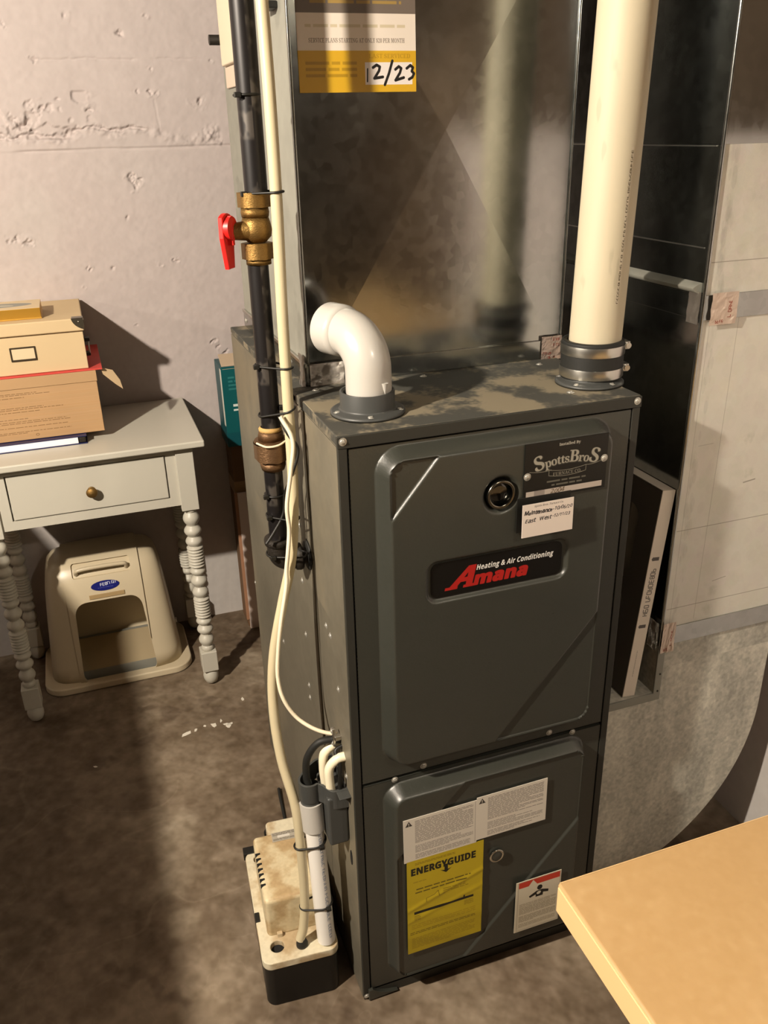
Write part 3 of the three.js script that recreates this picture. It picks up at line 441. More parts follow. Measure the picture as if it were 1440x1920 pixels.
// ------------------------------------------------------------------ return duct with its boot into the furnace
const RX0 = .567, RX1 = .81, RZ0 = -.05, RZ1 = -.60;
const RD = thing('return_duct', 'galvanised return air duct dropping beside the furnace into a curved boot', 'duct', [0, 0, 0]);
{
  const faces = (y0, y1, front, rest, dx = 0) => { // four sheets of one duct length
    M('front_sheet', bx(RX0 - dx, RX1 + dx, y0, y1, RZ0 - .001, RZ0 + dx, .0004, 1), front, RD);
    M('left_sheet', bx(RX0 - dx - .001, RX0 - dx, y0, y1, RZ1, RZ0, .0004, 1), rest, RD);
    M('right_sheet', bx(RX1 + dx - .001, RX1 + dx, y0, y1, RZ1, RZ0, .0004, 1), rest, RD);
    M('back_sheet', bx(RX0, RX1, y0, y1, RZ1, RZ1 + .001, .0004, 1), rest, RD);
  };
  // pencil lines and smudges on the dull front sheet
  const marked = (y0, y1, seed) => { const px = 1024, py = Math.round(1024 * (y1 - y0) / (RX1 - RX0)); return canvasTex(px, Math.min(2048, py), (x, w, h) => {
    const r = rng(seed), X = m => (m - RX0) / (RX1 - RX0) * w, Y = m => (y1 - m) / (y1 - y0) * h; x.fillStyle = '#d2cec2'; x.fillRect(0, 0, w, h);
    for (let i = 0; i < 900; i++) { x.globalAlpha = .03 + r() * .04; x.fillStyle = r() > .5 ? '#b5b1a5' : '#e2dfd4'; const s = 8 + r() * 60; x.beginPath(); x.ellipse(r() * w, r() * h, s, s * (.5 + r()), r() * 3, 0, 7); x.fill(); }
    for (let i = 0; i < 60; i++) { x.globalAlpha = .05 + r() * .08; x.fillStyle = '#98968c'; const s = 10 + r() * 30; x.beginPath(); x.ellipse(X(RX0 + .02) + (r() - .3) * 60, r() * h, s * .5, s * 1.6, 0, 0, 7); x.fill(); }
    x.globalAlpha = .75; x.strokeStyle = '#8d887b'; x.lineWidth = 5; for (const m of [1.181, .7625, .6175]) { x.beginPath(); x.moveTo(X(.572), Y(m)); x.lineTo(X(.81), Y(m)); x.stroke(); }
    x.globalAlpha = .5; x.lineWidth = 4; x.beginPath(); x.moveTo(X(.634), Y(1.11)); x.lineTo(X(.630), Y(.588)); x.stroke(); x.globalAlpha = .4; x.beginPath(); x.moveTo(X(.583), Y(1.11)); x.lineTo(X(.581), Y(.588)); x.stroke();
    x.globalAlpha = .8; x.lineWidth = 9; x.beginPath(); x.moveTo(X(.690), Y(.829)); x.lineTo(X(.714), Y(.832)); x.stroke(); x.lineWidth = 5; x.beginPath(); x.moveTo(X(.658), Y(.655)); x.lineTo(X(.685), Y(.659)); x.stroke(); x.globalAlpha = .35; x.beginPath(); x.moveTo(X(.592), Y(.905)); x.lineTo(X(.62), Y(.906)); x.stroke();
    x.fillStyle = '#8f9189'; for (const [a, b] of [[.700, .845], [.655, .600], [.690, .905], [.66, .636]]) for (let q = 0; q < 14; q++) { x.globalAlpha = .05; x.beginPath(); x.ellipse(X(a) + (r() - .5) * 60, Y(b) + (r() - .5) * 50, 10 + r() * 16, 8 + r() * 14, r() * 3, 0, 7); x.fill(); } x.globalAlpha = 1;
  }); };
  const front = (y0, y1, seed) => { const m = std({ map: marked(y0, y1, seed), metalness: .25, roughness: .6, bumpMap: orange, bumpScale: .0001 }); const f = RD.children.filter(c => c.name === 'front_sheet').pop(); f.material = m; const p = f.geometry.attributes.position, uv = f.geometry.attributes.uv; for (let i = 0; i < p.count; i++) uv.setXY(i, (p.getX(i) - RX0) / (RX1 - RX0), (p.getY(i) - y0) / (y1 - y0)); };
  faces(.58, 1.10, MAT.galvDull, MAT.galv); front(.58, 1.10, 3);
  faces(1.135, 1.334, MAT.galvDull, MAT.galv); front(1.135, 1.334, 8);
  faces(1.334, 2.0, MAT.galv, MAT.galv);
  // slip joints
  for (const [y0, y1, o] of [[1.10, 1.136, .002], [.548, .582, .003]]) M('slip_joint', merge([bx(RX0 - o, RX1 + o, y0, y1, RZ0 - .002, RZ0 + o, .0008), bx(RX0 - o, RX0, y0, y1, RZ1, RZ0, .0008), bx(RX1, RX1 + o, y0, y1, RZ1, RZ0, .0008)]), MAT.galv, RD);
  { const s = new THREE.Shape(); s.moveTo(0, 0); s.quadraticCurveTo(-.014, .002, -.016, .009); s.quadraticCurveTo(-.010, .014, 0, .016); s.lineTo(0, 0); const g = extr(s, .54); g.translate(RX0, 1.137, RZ1 + .004); M('standing_edge', metricUV(g), MAT.galvDull, RD); }
  for (const x of [RX0, RX1]) { const g = cyl(.003, .003, 1.37, 12); g.translate(x, 1.265, RZ0); M('corner_seam', metricUV(g), MAT.galv, RD); }
  for (const y of [1.332, 1.20]) M('crease', bx(RX0 - .0022, RX0 - .0008, y - .001, y + .001, RZ1, RZ0 - .01, .0005, 1), MAT.steel, RD);
  // boot: flat cheeks, curved back sheet
  const cx = .450, cy = .373, R = .360, bs = new THREE.Shape(); bs.moveTo(W + .002, .45); bs.lineTo(RX0, .45); bs.lineTo(RX0, .56); bs.lineTo(RX1, .56); bs.lineTo(RX1, cy); bs.absarc(cx, cy, R, 0, -Math.PI / 2, true); bs.lineTo(W + .002, cy - R);
  bs.lineTo(W + .002, .45);
  const bg = extr(bs, RZ0 - RZ1 - .002, .0006, 40); bg.translate(0, 0, RZ1 + .001); M('boot', metricUV(bg), MAT.boot, RD);
  M('throat_flange', merge([bx(W + .002, RX0 + .001, .436, .451, RZ0 - .002, RZ0 + .002, .0008), bx(RX0 - .002, RX0 + .012, .436, .56, RZ0 - .002, RZ0 + .002, .0008)]), MAT.galvDull, RD);
  for (const [x, y] of [[.574, .49], [.573, .455]]) M('rivet', lathe([[0, .0012], [.0015, .001], [.002, 0], [0, 0]], 10).rotateX(Math.PI / 2), MAT.iron, RD).position.set(x, y, RZ0 + .002);
  const tape = (w, h, seed) => { const g = new THREE.PlaneGeometry(w, h, 14, 14), p = g.attributes.position; for (let i = 0; i < p.count; i++) { const x = p.getX(i) / w, y = p.getY(i) / h; p.setZ(i, .0035 + (vn(x * 5 + 9, y * 5 + 9, 64, seed) + .6 * vn(x * 11 + 9, y * 11 + 9, 64, seed + 1)) * .002); } const q = g.toNonIndexed(); q.computeVertexNormals(); return q; };
  const foilPrint = std({ color: 0xdccfc6, metalness: .55, roughness: .38, map: canvasTex(256, 256, (x, w, h) => { x.fillStyle = '#eae2d8'; x.fillRect(0, 0, w, h); x.save(); x.translate(200, 200); x.rotate(-Math.PI / 2); glyphRun(x, 0, -30, 28, 6, '#a4594a', 4, 6); x.restore(); glyphRun(x, 60, 218, 24, 4, '#a4594a', 8, 5); }) });
  for (const [x, y, w, h, s] of [[.600, 1.116, .046, .046, 21], [.578, .565, .026, .058, 27]]) M('foil_tape', tape(w, h, s), foilPrint, RD).position.set(x, y, RZ0 + .001);
  for (const [y, h, s] of [[1.118, .046, 23], [.565, .055, 29]]) { const m = M('foil_tape', tape(.026, h, s), MAT.foil, RD); m.rotation.y = -Math.PI / 2; m.position.set(RX0 - .001, y, RZ0 - .013); }
}
// ------------------------------------------------------------------ air filter leaning in the gap
{
  const t = thing('air_filter', 'pleated air filter in a white cardboard frame leaning against the return duct', 'air filter', [.508, .4535, -.058]);
  const h = .384, d = .40, th = .024, cardM = std({ color: 0xcfc4b4, roughness: .8 });
  const side = x => { const s = new THREE.Shape(); s.moveTo(0, 0); s.lineTo(d, 0); s.lineTo(d, h); s.lineTo(0, h); s.lineTo(0, 0); for (let i = 0; i < 3; i++) for (let j = 0; j < 2; j++) { const a = .045 + i * .113, b = .045 + j * .158; s.holes.push(rrShape(a, a + .085, b, b + .135, .022, true)); } const g = extr(s, .0012); g.rotateY(Math.PI / 2); g.translate(x, 0, 0); return g; };
  // shape plane is local z: run it away from the viewer
  const faceM = std({ color: 0x4a4238, roughness: .85 }); M('frame_face', metricUV(side(0)), faceM, t); M('frame_face', metricUV(side(th - .0012)), faceM, t);
  const edge = canvasTex(128, 2048, (x, w, hh) => { x.fillStyle = '#d3c8b8'; x.fillRect(0, 0, w, hh); x.fillStyle = '#55504a'; for (const y of [620, 1290]) { x.fillRect(36, y, 62, 34); x.beginPath(); x.moveTo(36, y - 6); x.lineTo(20, y + 17); x.lineTo(36, y + 40); x.fill(); } x.save(); x.translate(92, 1200); x.rotate(-Math.PI / 2); glyphRun(x, 0, -50, 46, 13, '#6d665e', 9, 9); x.restore(); textLines(x, 58, 1560, 70, 1840, 10, '#8d8578', 4); });
  const em = M('frame_edge', sheet(th, h, .0015), std({ map: edge, roughness: .8 }), t); em.position.set(th / 2, h / 2, .0008);
  M('frame_edge', bx(0, th, h - .0015, h, -d, 0, .0004, 1), cardM, t); M('frame_edge', bx(0, th, 0, .0015, -d, 0, .0004, 1), cardM, t);
  const zz = new THREE.Shape(); const n = 22; zz.moveTo(.003, 0); for (let i = 0; i <= n; i++) zz.lineTo(i % 2 ? .020 : .004, i / n * d); for (let i = n; i >= 0; i--) zz.lineTo((i % 2 ? .020 : .004) + .0012, i / n * d);
  const mg = extr(zz, h - .004); mg.rotateX(-Math.PI / 2); mg.translate(0, .002, 0); M('pleated_media', mg, std({ color: 0x8e8a80, roughness: .95 }), t);
  t.rotation.z = -.087;
}

// ------------------------------------------------------------------ gas pipe
{
  const t = thing('gas_pipe', 'black iron gas pipe with a red handled brass valve beside the furnace', 'gas pipe', [0, 0, 0]);
  const top = [-.0345, 2.0], bot = [-.0465, .77], zP = -.187, X = y => mix(bot[0], top[0], (y - bot[1]) / (top[1] - bot[1]));
  const seg = (name, y0, y1, r, mat, n = 28) => { const g = cyl(r, r, y1 - y0, n); { const uv = g.attributes.uv; for (let i = 0; i < uv.count; i++) uv.setXY(i, uv.getX(i) * .5, uv.getY(i) * (y1 - y0) * 4); } const m = M(name, g, mat, t); m.position.set(X((y0 + y1) / 2), (y0 + y1) / 2, zP); return m; };
  const hexn = (y0, y1, r, rot) => { const h = y1 - y0, g = new THREE.CylinderGeometry(r, r, h, 6); const c = new THREE.CylinderGeometry(r * .97, r * .9, h * .12, 24); g.translate(0, y0 + h / 2, 0); g.rotateY(rot); return g; };
  seg('pipe_section', 1.283, 2.0, .0148, MAT.pipe); seg('pipe_section', .972, 1.216, .0138, MAT.pipe); seg('pipe_nipple', .79, .920, .0136, MAT.pipe);
  { // ball valve
    const v = M('valve_body', merge([hexn(.028, .046, .0215, .25), lathe([[0, .016], [.0175, .016], [.0185, .022], [.0175, .028], [0, .028]], 24), lathe([[0, -.016], [.012, -.015], [.019, -.008], [.0205, 0], [.019, .009], [.0165, .017], [0, .018]], 24), hexn(-.036, -.016, .0215, .25), lathe([[0, -.043], [.0165, -.043], [.0165, -.036], [0, -.036]], 24), (() => { const g = cyl(.0105, .0125, .022, 20); g.rotateZ(Math.PI / 2); g.translate(-.022, 0, .004); return g; })()]), MAT.brass, t);
    v.position.set(X(1.25), 1.2475, zP);
    const s = new THREE.Shape(); s.moveTo(-.013, .014); s.quadraticCurveTo(0, .022, .013, .014); s.lineTo(.014, -.010); s.lineTo(.010, -.048); s.lineTo(-.006, -.048); s.lineTo(-.014, -.010); s.lineTo(-.013, .014);
    const plate = extr(s, .004, .0012), rib = bx(-.003, .003, -.02, .016, .004, .012, .0012), knob = cyl(.0145, .0145, .007, 24); knob.rotateX(Math.PI / 2); knob.translate(0, .001, .008);
    const g = merge([plate, rib, metricUV(knob)]); g.rotateY(.95);
    const hd = M('valve_handle', g, MAT.red, v); hd.position.set(-.0425, .004, .008); hd.userData.label = 'red lever handle';
  }
  { // union
    const y = .944; const u = M('union', merge([lathe([[0, .016], [.0185, .016], [.0185, .026], [.0165, .032], [0, .032]], 8), hexn(-.012, .014, .0265, .1), lathe([[0, .014], [.026, .014], [.024, .0175], [0, .0175]], 24), lathe([[0, -.028], [.0165, -.028], [.0185, -.022], [.0185, -.012], [0, -.012]], 24)]), MAT.bronze, t); u.position.set(X(y), y, zP);
    const dope = tube([[-.024, .003, .014], [-.012, -.001, .0245], [.004, .0, .027], [.018, .004, .021]].map(([a, b, c]) => [a, b + .016, c]), .0016, 30, 6); M('thread_sealant', dope, std({ color: 0xd8c9ac, roughness: .7 }), u);
    M('thread_sealant', lathe([[.0138, .030], [.0165, .031], [.0168, .0345], [.0138, .037]], 20), std({ color: 0xb08d52, roughness: .7 }), u);
  }
  { // elbow into the cabinet
    const pts = [[0, .034, 0], [0, .012, 0], [.003, .002, 0], [.012, -.004, 0], [.034, -.004, 0]], e = M('pipe_elbow', merge([tube(pts, .0175, 40, 24), lathe([[.0135, .034], [.0205, .034], [.0215, .03], [.0205, .024], [.0165, .022]], 24), (() => { const g = lathe([[.0135, .034], [.0205, .034], [.0215, .03], [.0205, .024], [.0165, .022]], 24); g.rotateZ(-Math.PI / 2); g.translate(.0, -.004, 0); return g; })()]), MAT.iron, t); e.position.set(X(.77), .772, zP);
    const n = cyl(.0132, .0132, .03, 20); n.rotateZ(Math.PI / 2); M('pipe_nipple', n, MAT.iron, t).position.set(-.012, .768, zP);
  }
  // cable ties: a loop round the pipe (and the hose beside it), with a square head
  const hoseAt = y => [[1.54, -.0195], [1.40, -.0175], [1.28, -.0185], [1.13, -.0215], [1.02, -.0225], [.9, -.0245], [.8, -.030]].reduce((a, p, i, L) => { if (i < L.length - 1 && y <= p[0] && y >= L[i + 1][0]) return mix(L[i + 1][1], p[1], (y - L[i + 1][0]) / (p[0] - L[i + 1][0])); return a; }, -.0195);
  const tie = (y, both, r, tilt = 0, headA = Math.PI * .95) => {
    const A = [X(y), zP], B = [hoseAt(y), -.158], pts = [];
    for (let k = 0; k < 40; k++) { const a = k / 40 * Math.PI * 2, d = [Math.cos(a), Math.sin(a)], pa = [A[0] + d[0] * r, A[1] + d[1] * r], pb = [B[0] + d[0] * .009, B[1] + d[1] * .009]; const q = both && pb[0] * d[0] + pb[1] * d[1] > pa[0] * d[0] + pa[1] * d[1] ? pb : pa; pts.push(new THREE.Vector3(q[0], y + tilt * (q[0] - A[0]), q[1])); }
    const g = new THREE.TubeGeometry(new THREE.CatmullRomCurve3(pts, true), 80, .0016, 6, true), m = M('cable_tie', g, MAT.black, t); const h = bx(-.004, .004, -.003, .003, -.003, .003, .0008); const hm = M('tie_head', h, MAT.black, m); hm.position.set(A[0] + Math.cos(headA) * (r + .003), y + tilt * Math.cos(headA) * r, A[1] - Math.sin(headA) * -(r + .003)); };
  tie(1.405, false, .0158, .02, 2.4); tie(1.293, true, .0158, .05, 2.5); tie(1.070, true, .0150, 0, 2.6); tie(1.003, true, .0150, .35, .4); tie(.877, false, .0148, 0, 2.6); tie(.845, true, .0148, .05, 2.4); tie(.782, true, .0190, .1, 2.2);
}
// ------------------------------------------------------------------ hose, wires
{
  const hose = [[-.0195, 2.0, -.160], [-.0195, 1.5339, -.160], [-.0185, 1.4024, -.158], [-.0190, 1.2815, -.158], [-.0220, 1.1346, -.158], [-.0230, 1.0245, -.157], [-.0245, .9074, -.155], [-.0318, .8266, -.146], [-.0402, .7794, -.142], [-.0567, .7197, -.14], [-.0792, .6369, -.13], [-.0885, .5576, -.12], [-.0872, .4694, -.1], [-.0762, .3898, -.075], [-.0750, .3286, -.066], [-.0760, .2069, -.062], [-.0835, .1396, -.058], [-.0905, .118, -.057]];
  const t = thing('condensate_hose', 'long translucent cream hose running down the gas pipe to the pump', 'hose'); M('hose_tube', tube(hose, .0078, 260, 14), MAT.hose, t);
  const wp = [[-.0367, 1.005, -.150], [-.0245, .9731, -.139], [-.0304, .9282, -.137], [-.0403, .8751, -.135], [-.0396, .8398, -.135], [-.0452, .808, -.128], [-.0496, .7792, -.128], [-.0519, .7582, -.125], [-.0662, .6989, -.118], [-.0747, .6514, -.115], [-.0793, .6111, -.11], [-.0758, .5779, -.1], [-.0597, .5458, -.09], [-.0394, .5308, -.075], [-.0206, .5237, -.065], [-.0051, .5221, -.058]];
  const w = thing('thermostat_wire', 'thin cream cable curving from the gas pipe to the furnace side clamp', 'cable'); M('cable', tube(wp, .0031, 220, 8), MAT.wire, w);
  const c = thing('cable_clamp', 'small metal cable clamp screwed to the furnace side', 'clamp', [0, .520, -.057]);
  M('saddle', merge([bx(-.012, -.001, -.004, .004, -.008, .008, .0015), bx(-.014, -.009, -.016, .016, -.004, .004, .0015)]), MAT.steel, c); for (const y of [-.011, .011]) M('clamp_screw', screwSide, MAT.screw, c).position.set(-.014, y, 0);
  const bw = thing('black_wire', 'thin black wire looping down behind the gas pipe ties', 'cable'); M('cable', tube([[-.0372, 1.0042, -.165], [-.0278, .9774, -.150], [-.0155, .9558, -.148], [-.0277, .9141, -.150], [-.0350, .884, -.166], [-.0400, .8516, -.166], [-.0561, .8259, -.164], [-.0692, .8101, -.162]], .0022, 90, 8), MAT.black, bw);
}
// ------------------------------------------------------------------ drain trap and its tubes
{
  const t = thing('drain_trap', 'dark grey plastic condensate trap mounted on the furnace side', 'drain trap', [0, 0, 0]);
  const body = M('trap_body', bx(-.034, -.002, .330, .425, -.098, -.030, .004), MAT.greyPlastic, t);
  // flared, open top: a wall following a rounded outline, wider than the body, with a round spout at the outer end
  const o = new THREE.Shape(); o.moveTo(0, .026); o.lineTo(-.018, .028); o.quadraticCurveTo(-.030, .028, -.036, .048); o.absarc(-.0515, .070, .0175, -1.0, 2.6, true); o.quadraticCurveTo(-.052, .10, -.030, .112); o.lineTo(0, .116); o.lineTo(0, .026);
  const hole = new THREE.Path(); hole.moveTo(-.003, .030); hole.lineTo(-.018, .0315); hole.quadraticCurveTo(-.028, .032, -.034, .051); hole.absarc(-.0515, .070, .0145, -1.0, 2.5, true); hole.quadraticCurveTo(-.050, .097, -.030, .108); hole.lineTo(-.003, .112); hole.lineTo(-.003, .030); o.holes.push(hole);
  const g = extr(o, .034, .0004); g.rotateX(-Math.PI / 2); g.scale(1, 1, 1); g.translate(0, .405, 0); M('trap_rim', metricUV(g), MAT.greyPlastic, t);
  const sp = cyl(.0165, .0165, .05, 28, true); M('spout', sp, MAT.greyPlastic, t).position.set(-.0515, .400, -.070);
  M('mounting_tab', bx(-.020, -.001, .436, .4385, -.034, -.010, .001), MAT.greyPlastic, t);
  const dp = thing('drain_pipe', 'white plastic drain pipe dropping from the trap into the pump', 'pipe', [0, 0, 0]);
  const line = (y0, y1, r) => { const a = new THREE.Vector3(mix(-.0465, -.0515, (y0 - .1) / .3), y0, mix(-.050, -.070, (y0 - .1) / .3)), b = new THREE.Vector3(mix(-.0465, -.0515, (y1 - .1) / .3), y1, mix(-.050, -.070, (y1 - .1) / .3)); const g2 = cyl(r, r, a.distanceTo(b), 32); g2.applyQuaternion(new THREE.Quaternion().setFromUnitVectors(new THREE.Vector3(0, 1, 0), b.clone().sub(a).normalize())); const m = a.clone().add(b).multiplyScalar(.5); g2.translate(m.x, m.y, m.z); return g2; };
  M('pipe_wall', line(.1085, .37, .0152), std({ color: 0xe9e5dd, roughness: .35 }), dp); M('socket', line(.345, .397, .0192), MAT.pvc, dp);
  // blue factory stripe of print
  const ptx = canvasTex(512, 32, (x, w, h) => { x.fillStyle = '#e4e0da'; x.fillRect(0, 0, w, h); glyphRun(x, 6, 6, 20, 32, '#8f97a8', 5, 4); });
  const sgm = new THREE.CylinderGeometry(.0154, .0154, .22, 4, 1, true, .1, .5); { const uv = sgm.attributes.uv; for (let i = 0; i < uv.count; i++) { const u = uv.getX(i), v = uv.getY(i); uv.setXY(i, 1 - v, u); } } sgm.rotateX(-.066); sgm.rotateZ(.0166); sgm.translate(-.0487, .232, -.0588); M('printed_stripe', sgm, std({ map: ptx, roughness: .4 }), dp);
  for (const y of [.318, .190]) { const A = [mix(-.0465, -.0515, (y - .1) / .3), mix(-.050, -.070, (y - .1) / .3)], B = [-.0752, y > .3 ? -.066 : -.061], pts = []; for (let k = 0; k < 36; k++) { const a = k / 36 * Math.PI * 2, d = [Math.cos(a), Math.sin(a)], pa = [A[0] + d[0] * .0168, A[1] + d[1] * .0168], pb = [B[0] + d[0] * .0095, B[1] + d[1] * .0095]; const q = pb[0] * d[0] + pb[1] * d[1] > pa[0] * d[0] + pa[1] * d[1] ? pb : pa; pts.push(new THREE.Vector3(q[0], y + (q[0] - A[0]) * .12, q[1])); } const m = M('cable_tie', new THREE.TubeGeometry(new THREE.CatmullRomCurve3(pts, true), 70, .0017, 6, true), MAT.black, dp); const hm = M('tie_head', bx(-.004, .004, -.0032, .0032, -.0035, .0035, .0008), MAT.black, m); hm.position.set(A[0] + .006, y - .001, A[1] + .0175); }
  const dt = (pts, r, mat, name, label) => { const q = thing(name, label, 'tube'); M('tube_wall', tube(pts, r, 60, 14), mat, q); };
  const white = std({ color: 0xf0e6c8, roughness: .4 });
  dt([[-.0, .500, -.064], [-.0097, .5009, -.062], [-.0256, .4903, -.062], [-.0296, .4625, -.062], [-.0275, .428, -.062]], .0072, white, 'drain_tube', 'cream rubber drain tube bending into the trap, the one higher on the side');
  dt([[-.0, .494, -.038], [-.011, .4913, -.040], [-.0243, .4773, -.042], [-.0258, .4467, -.042], [-.0240, .428, -.042]], .0072, white, 'drain_tube', 'cream rubber drain tube bending into the trap, the one nearest the door');
  dt([[-.0, .510, -.058], [-.0107, .512, -.060], [-.033, .5099, -.064], [-.0516, .4797, -.072], [-.0545, .4393, -.075], [-.0535, .425, -.073]], .0058, MAT.rubber, 'drain_tube', 'black rubber drain tube arching into the trap spout');
  dt([[-.0, .505, -.050], [-.012, .500, -.048], [-.010, .485, -.036], [-.012, .46, -.032], [-.013, .43, -.034]], .0034, MAT.black, 'wire_bundle', 'black wires dropping behind the cream drain tubes');
}
// ------------------------------------------------------------------ condensate pump
{
  const t = thing('condensate_pump', 'condensate pump with a black tank and stained cream cover on the floor', 'pump', [-.155, 0, -.043]); t.rotation.y = -.074;
  const tankS = rrShape(0, .122, 0, .246, .014), tg = extr(tankS, .086, .002); tg.rotateX(-Math.PI / 2); tg.translate(0, .002, 0); M('tank', metricUV(tg), std({ color: 0x080807, roughness: .42 }), t);
  const stain = dataTex(512, (u, v) => { const f = fbm(u, v, 6, 5, 301), s = smooth(.45, .7, f), g = fbm(u, v, 60, 2, 303); const c = lerp3([.82, .785, .68], [.62, .51, .36], s * .65); const k = (g - .5) * .06; return [c[0] + k, c[1] + k, c[2] + k]; }, true, 4);
  const cover = std({ map: stain, roughness: .6 });
  const lidS = rrShape(-.002, .124, -.002, .248, .015); const h1 = new THREE.Path(); h1.absarc(.025, .028, .0135, 0, Math.PI * 2, true); lidS.holes.push(h1); const h2 = new THREE.Path(); h2.absarc(.022, .228, .0125, 0, Math.PI * 2, true); lidS.holes.push(h2);
  const lg = extr(lidS, .012, .0018, 24); lg.rotateX(-Math.PI / 2); lg.translate(0, .090, 0); M('lid', metricUV(lg), cover, t);
  M('inlet_well', cyl(.0133, .0133, .004, 24).translate(.025, .091, -.028), MAT.dark, t); M('inlet_well', cyl(.0123, .0123, .004, 24).translate(.022, .091, -.228), MAT.dark, t);
  const box = bx(.012, .104, .100, .186, -.202, -.050, .008, 4); const cov = M('motor_cover', box, std({ map: stain, roughness: .55, color: 0xfff8ea }), t);
  M('rear_cover', bx(.040, .106, .100, .180, -.240, -.196, .007, 4), cover, t);
  for (let k = 0; k < 7; k++) M('vent_slot', bx(.0115, .0205, .1795, .1866, -.160 + k * .0118, -.1555 + k * .0118, .001, 1), MAT.dark, t);
  const rating = canvasTex(256, 128, (x, w, h) => { x.fillStyle = '#b9b2a2'; x.fillRect(0, 0, w, h); textLines(x, 10, 10, 246, 40, 14, '#6b655b', 3); x.fillStyle = '#e4dfd4'; x.fillRect(60, 46, 130, 34); textLines(x, 10, 92, 246, 120, 14, '#6b655b', 5); });
  const rp = M('rating_plate', sheet(.044, .022, .0006), std({ map: rating, roughness: .35, metalness: .3 }), t); rp.rotation.x = -Math.PI / 2; rp.position.set(.068, .1866, -.188);
  M('barb', lathe([[.0, .0], [.010, 0], [.010, .006], [.0085, .010], [.007, .018], [0, .018]], 20), MAT.rubber, t).position.set(.066, .1025, -.019);
  M('clip', bx(.028, .038, .102, .112, -.052, -.044, .002), cover, t);
  M('lid_tab', merge([bx(-.004, .004, .096, .106, -.105, -.085, .001), bx(-.006, .016, .090, .106, -.262, -.244, .001)]), MAT.black, t);
  const pc = thing('pump_cord', 'black power cord trailing from behind the pump', 'cord'); M('cord', tube([[-.075, .115, -.285], [-.078, .13, -.31], [-.09, .10, -.335], [-.075, .04, -.36], [-.04, .006, -.40], [-.02, .006, -.55]], .0034, 60, 8), MAT.rubber, pc);
}

// ------------------------------------------------------------------ small white side table by the wall
{
  const paint = std({ color: 0xc6c2b4, roughness: .42, bumpMap: grainTex, bumpScale: .0004 });
  const t = thing('side_table', 'white painted side table with a drawer and bobbin turned legs', 'table', [-.3175, 0, -1.18]);
  M('table_top', bx(-.272, .2725, .6855, .702, -.195, .195, .004, 3), paint, t);
  const lx = .2235, lz = .152;   // leg centres
  M('apron', bx(-lx, lx, .535, .6855, -lz - .014, -lz + .004, .001), paint, t);
  for (const s of [-1, 1]) M('apron', bx(s * lx - .009, s * lx + .009, .535, .6855, -lz, lz, .001), paint, t);
  M('front_rail', merge([bx(-lx, lx, .535, .557, lz - .006, lz + .014, 0), bx(-lx, lx, .668, .6855, lz - .006, lz + .014, 0), bx(-lx, -.178, .557, .668, lz - .006, lz + .014, 0), bx(.179, lx, .557, .668, lz - .006, lz + .014, 0)]), paint, t);
  const dr = M('drawer', bx(-.1745, .1765, .5595, .6665, lz - .10, lz + .0155, .002), paint, t);
  const kn = lathe([[0, .024], [.006, .0235], [.0115, .020], [.013, .016], [.0115, .012], [.006, .009], [.005, .004], [.009, .002], [.0095, 0], [0, 0]], 28); kn.rotateX(Math.PI / 2); const km = M('knob', kn, MAT.brass, dr); km.position.set(.0035, .607, lz + .0155); km.userData.label = 'round brass knob';
  const prof = [[0, .520], [.0135, .520]];
  const bead = (y0, y1, r0, r1, n = 8) => { for (let k = 0; k <= n; k++) { const a = k / n; prof.push([r0 + (r1 - r0) * Math.sin(a * Math.PI), y0 + (y1 - y0) * a]); } };
  bead(.518, .510, .013, .0155, 4); bead(.510, .474, .0125, .0205); bead(.472, .444, .0135, .0215); bead(.442, .416, .0135, .021); for (let k = 0; k < 7; k++) bead(.415 - k * .0083, .415 - (k + 1) * .0083 + .0004, .0165, .0208, 5);
  bead(.356, .334, .0125, .020); bead(.332, .300, .0115, .021); bead(.298, .268, .0125, .0205); for (let k = 0; k < 7; k++) bead(.267 - k * .0083, .267 - (k + 1) * .0083 + .0004, .0165, .0208, 5);
  bead(.208, .186, .0125, .0205); bead(.184, .158, .0125, .021); bead(.156, .122, .0115, .020); bead(.121, .106, .0135, .0165, 5); prof.push([0, .106]);
  const turned = lathe(prof, 28), foot = lathe([[0, .0], [.008, .002], [.016, .008], [.0195, .018], [.0205, .027], [.0185, .037], [.014, .045], [.010, .048], [0, .048]], 24);
  const leg = merge([bx(-.021, .021, .52, .6855, -.021, .021, .0015), metricUV(turned), bx(-.021, .021, .047, .107, -.021, .021, .0025), metricUV(foot)]);
  for (const [sx, sz] of [[-1, 1], [1, 1], [-1, -1], [1, -1]]) M('leg', leg, paint, t).position.set(sx * lx, 0, sz * lz);
}
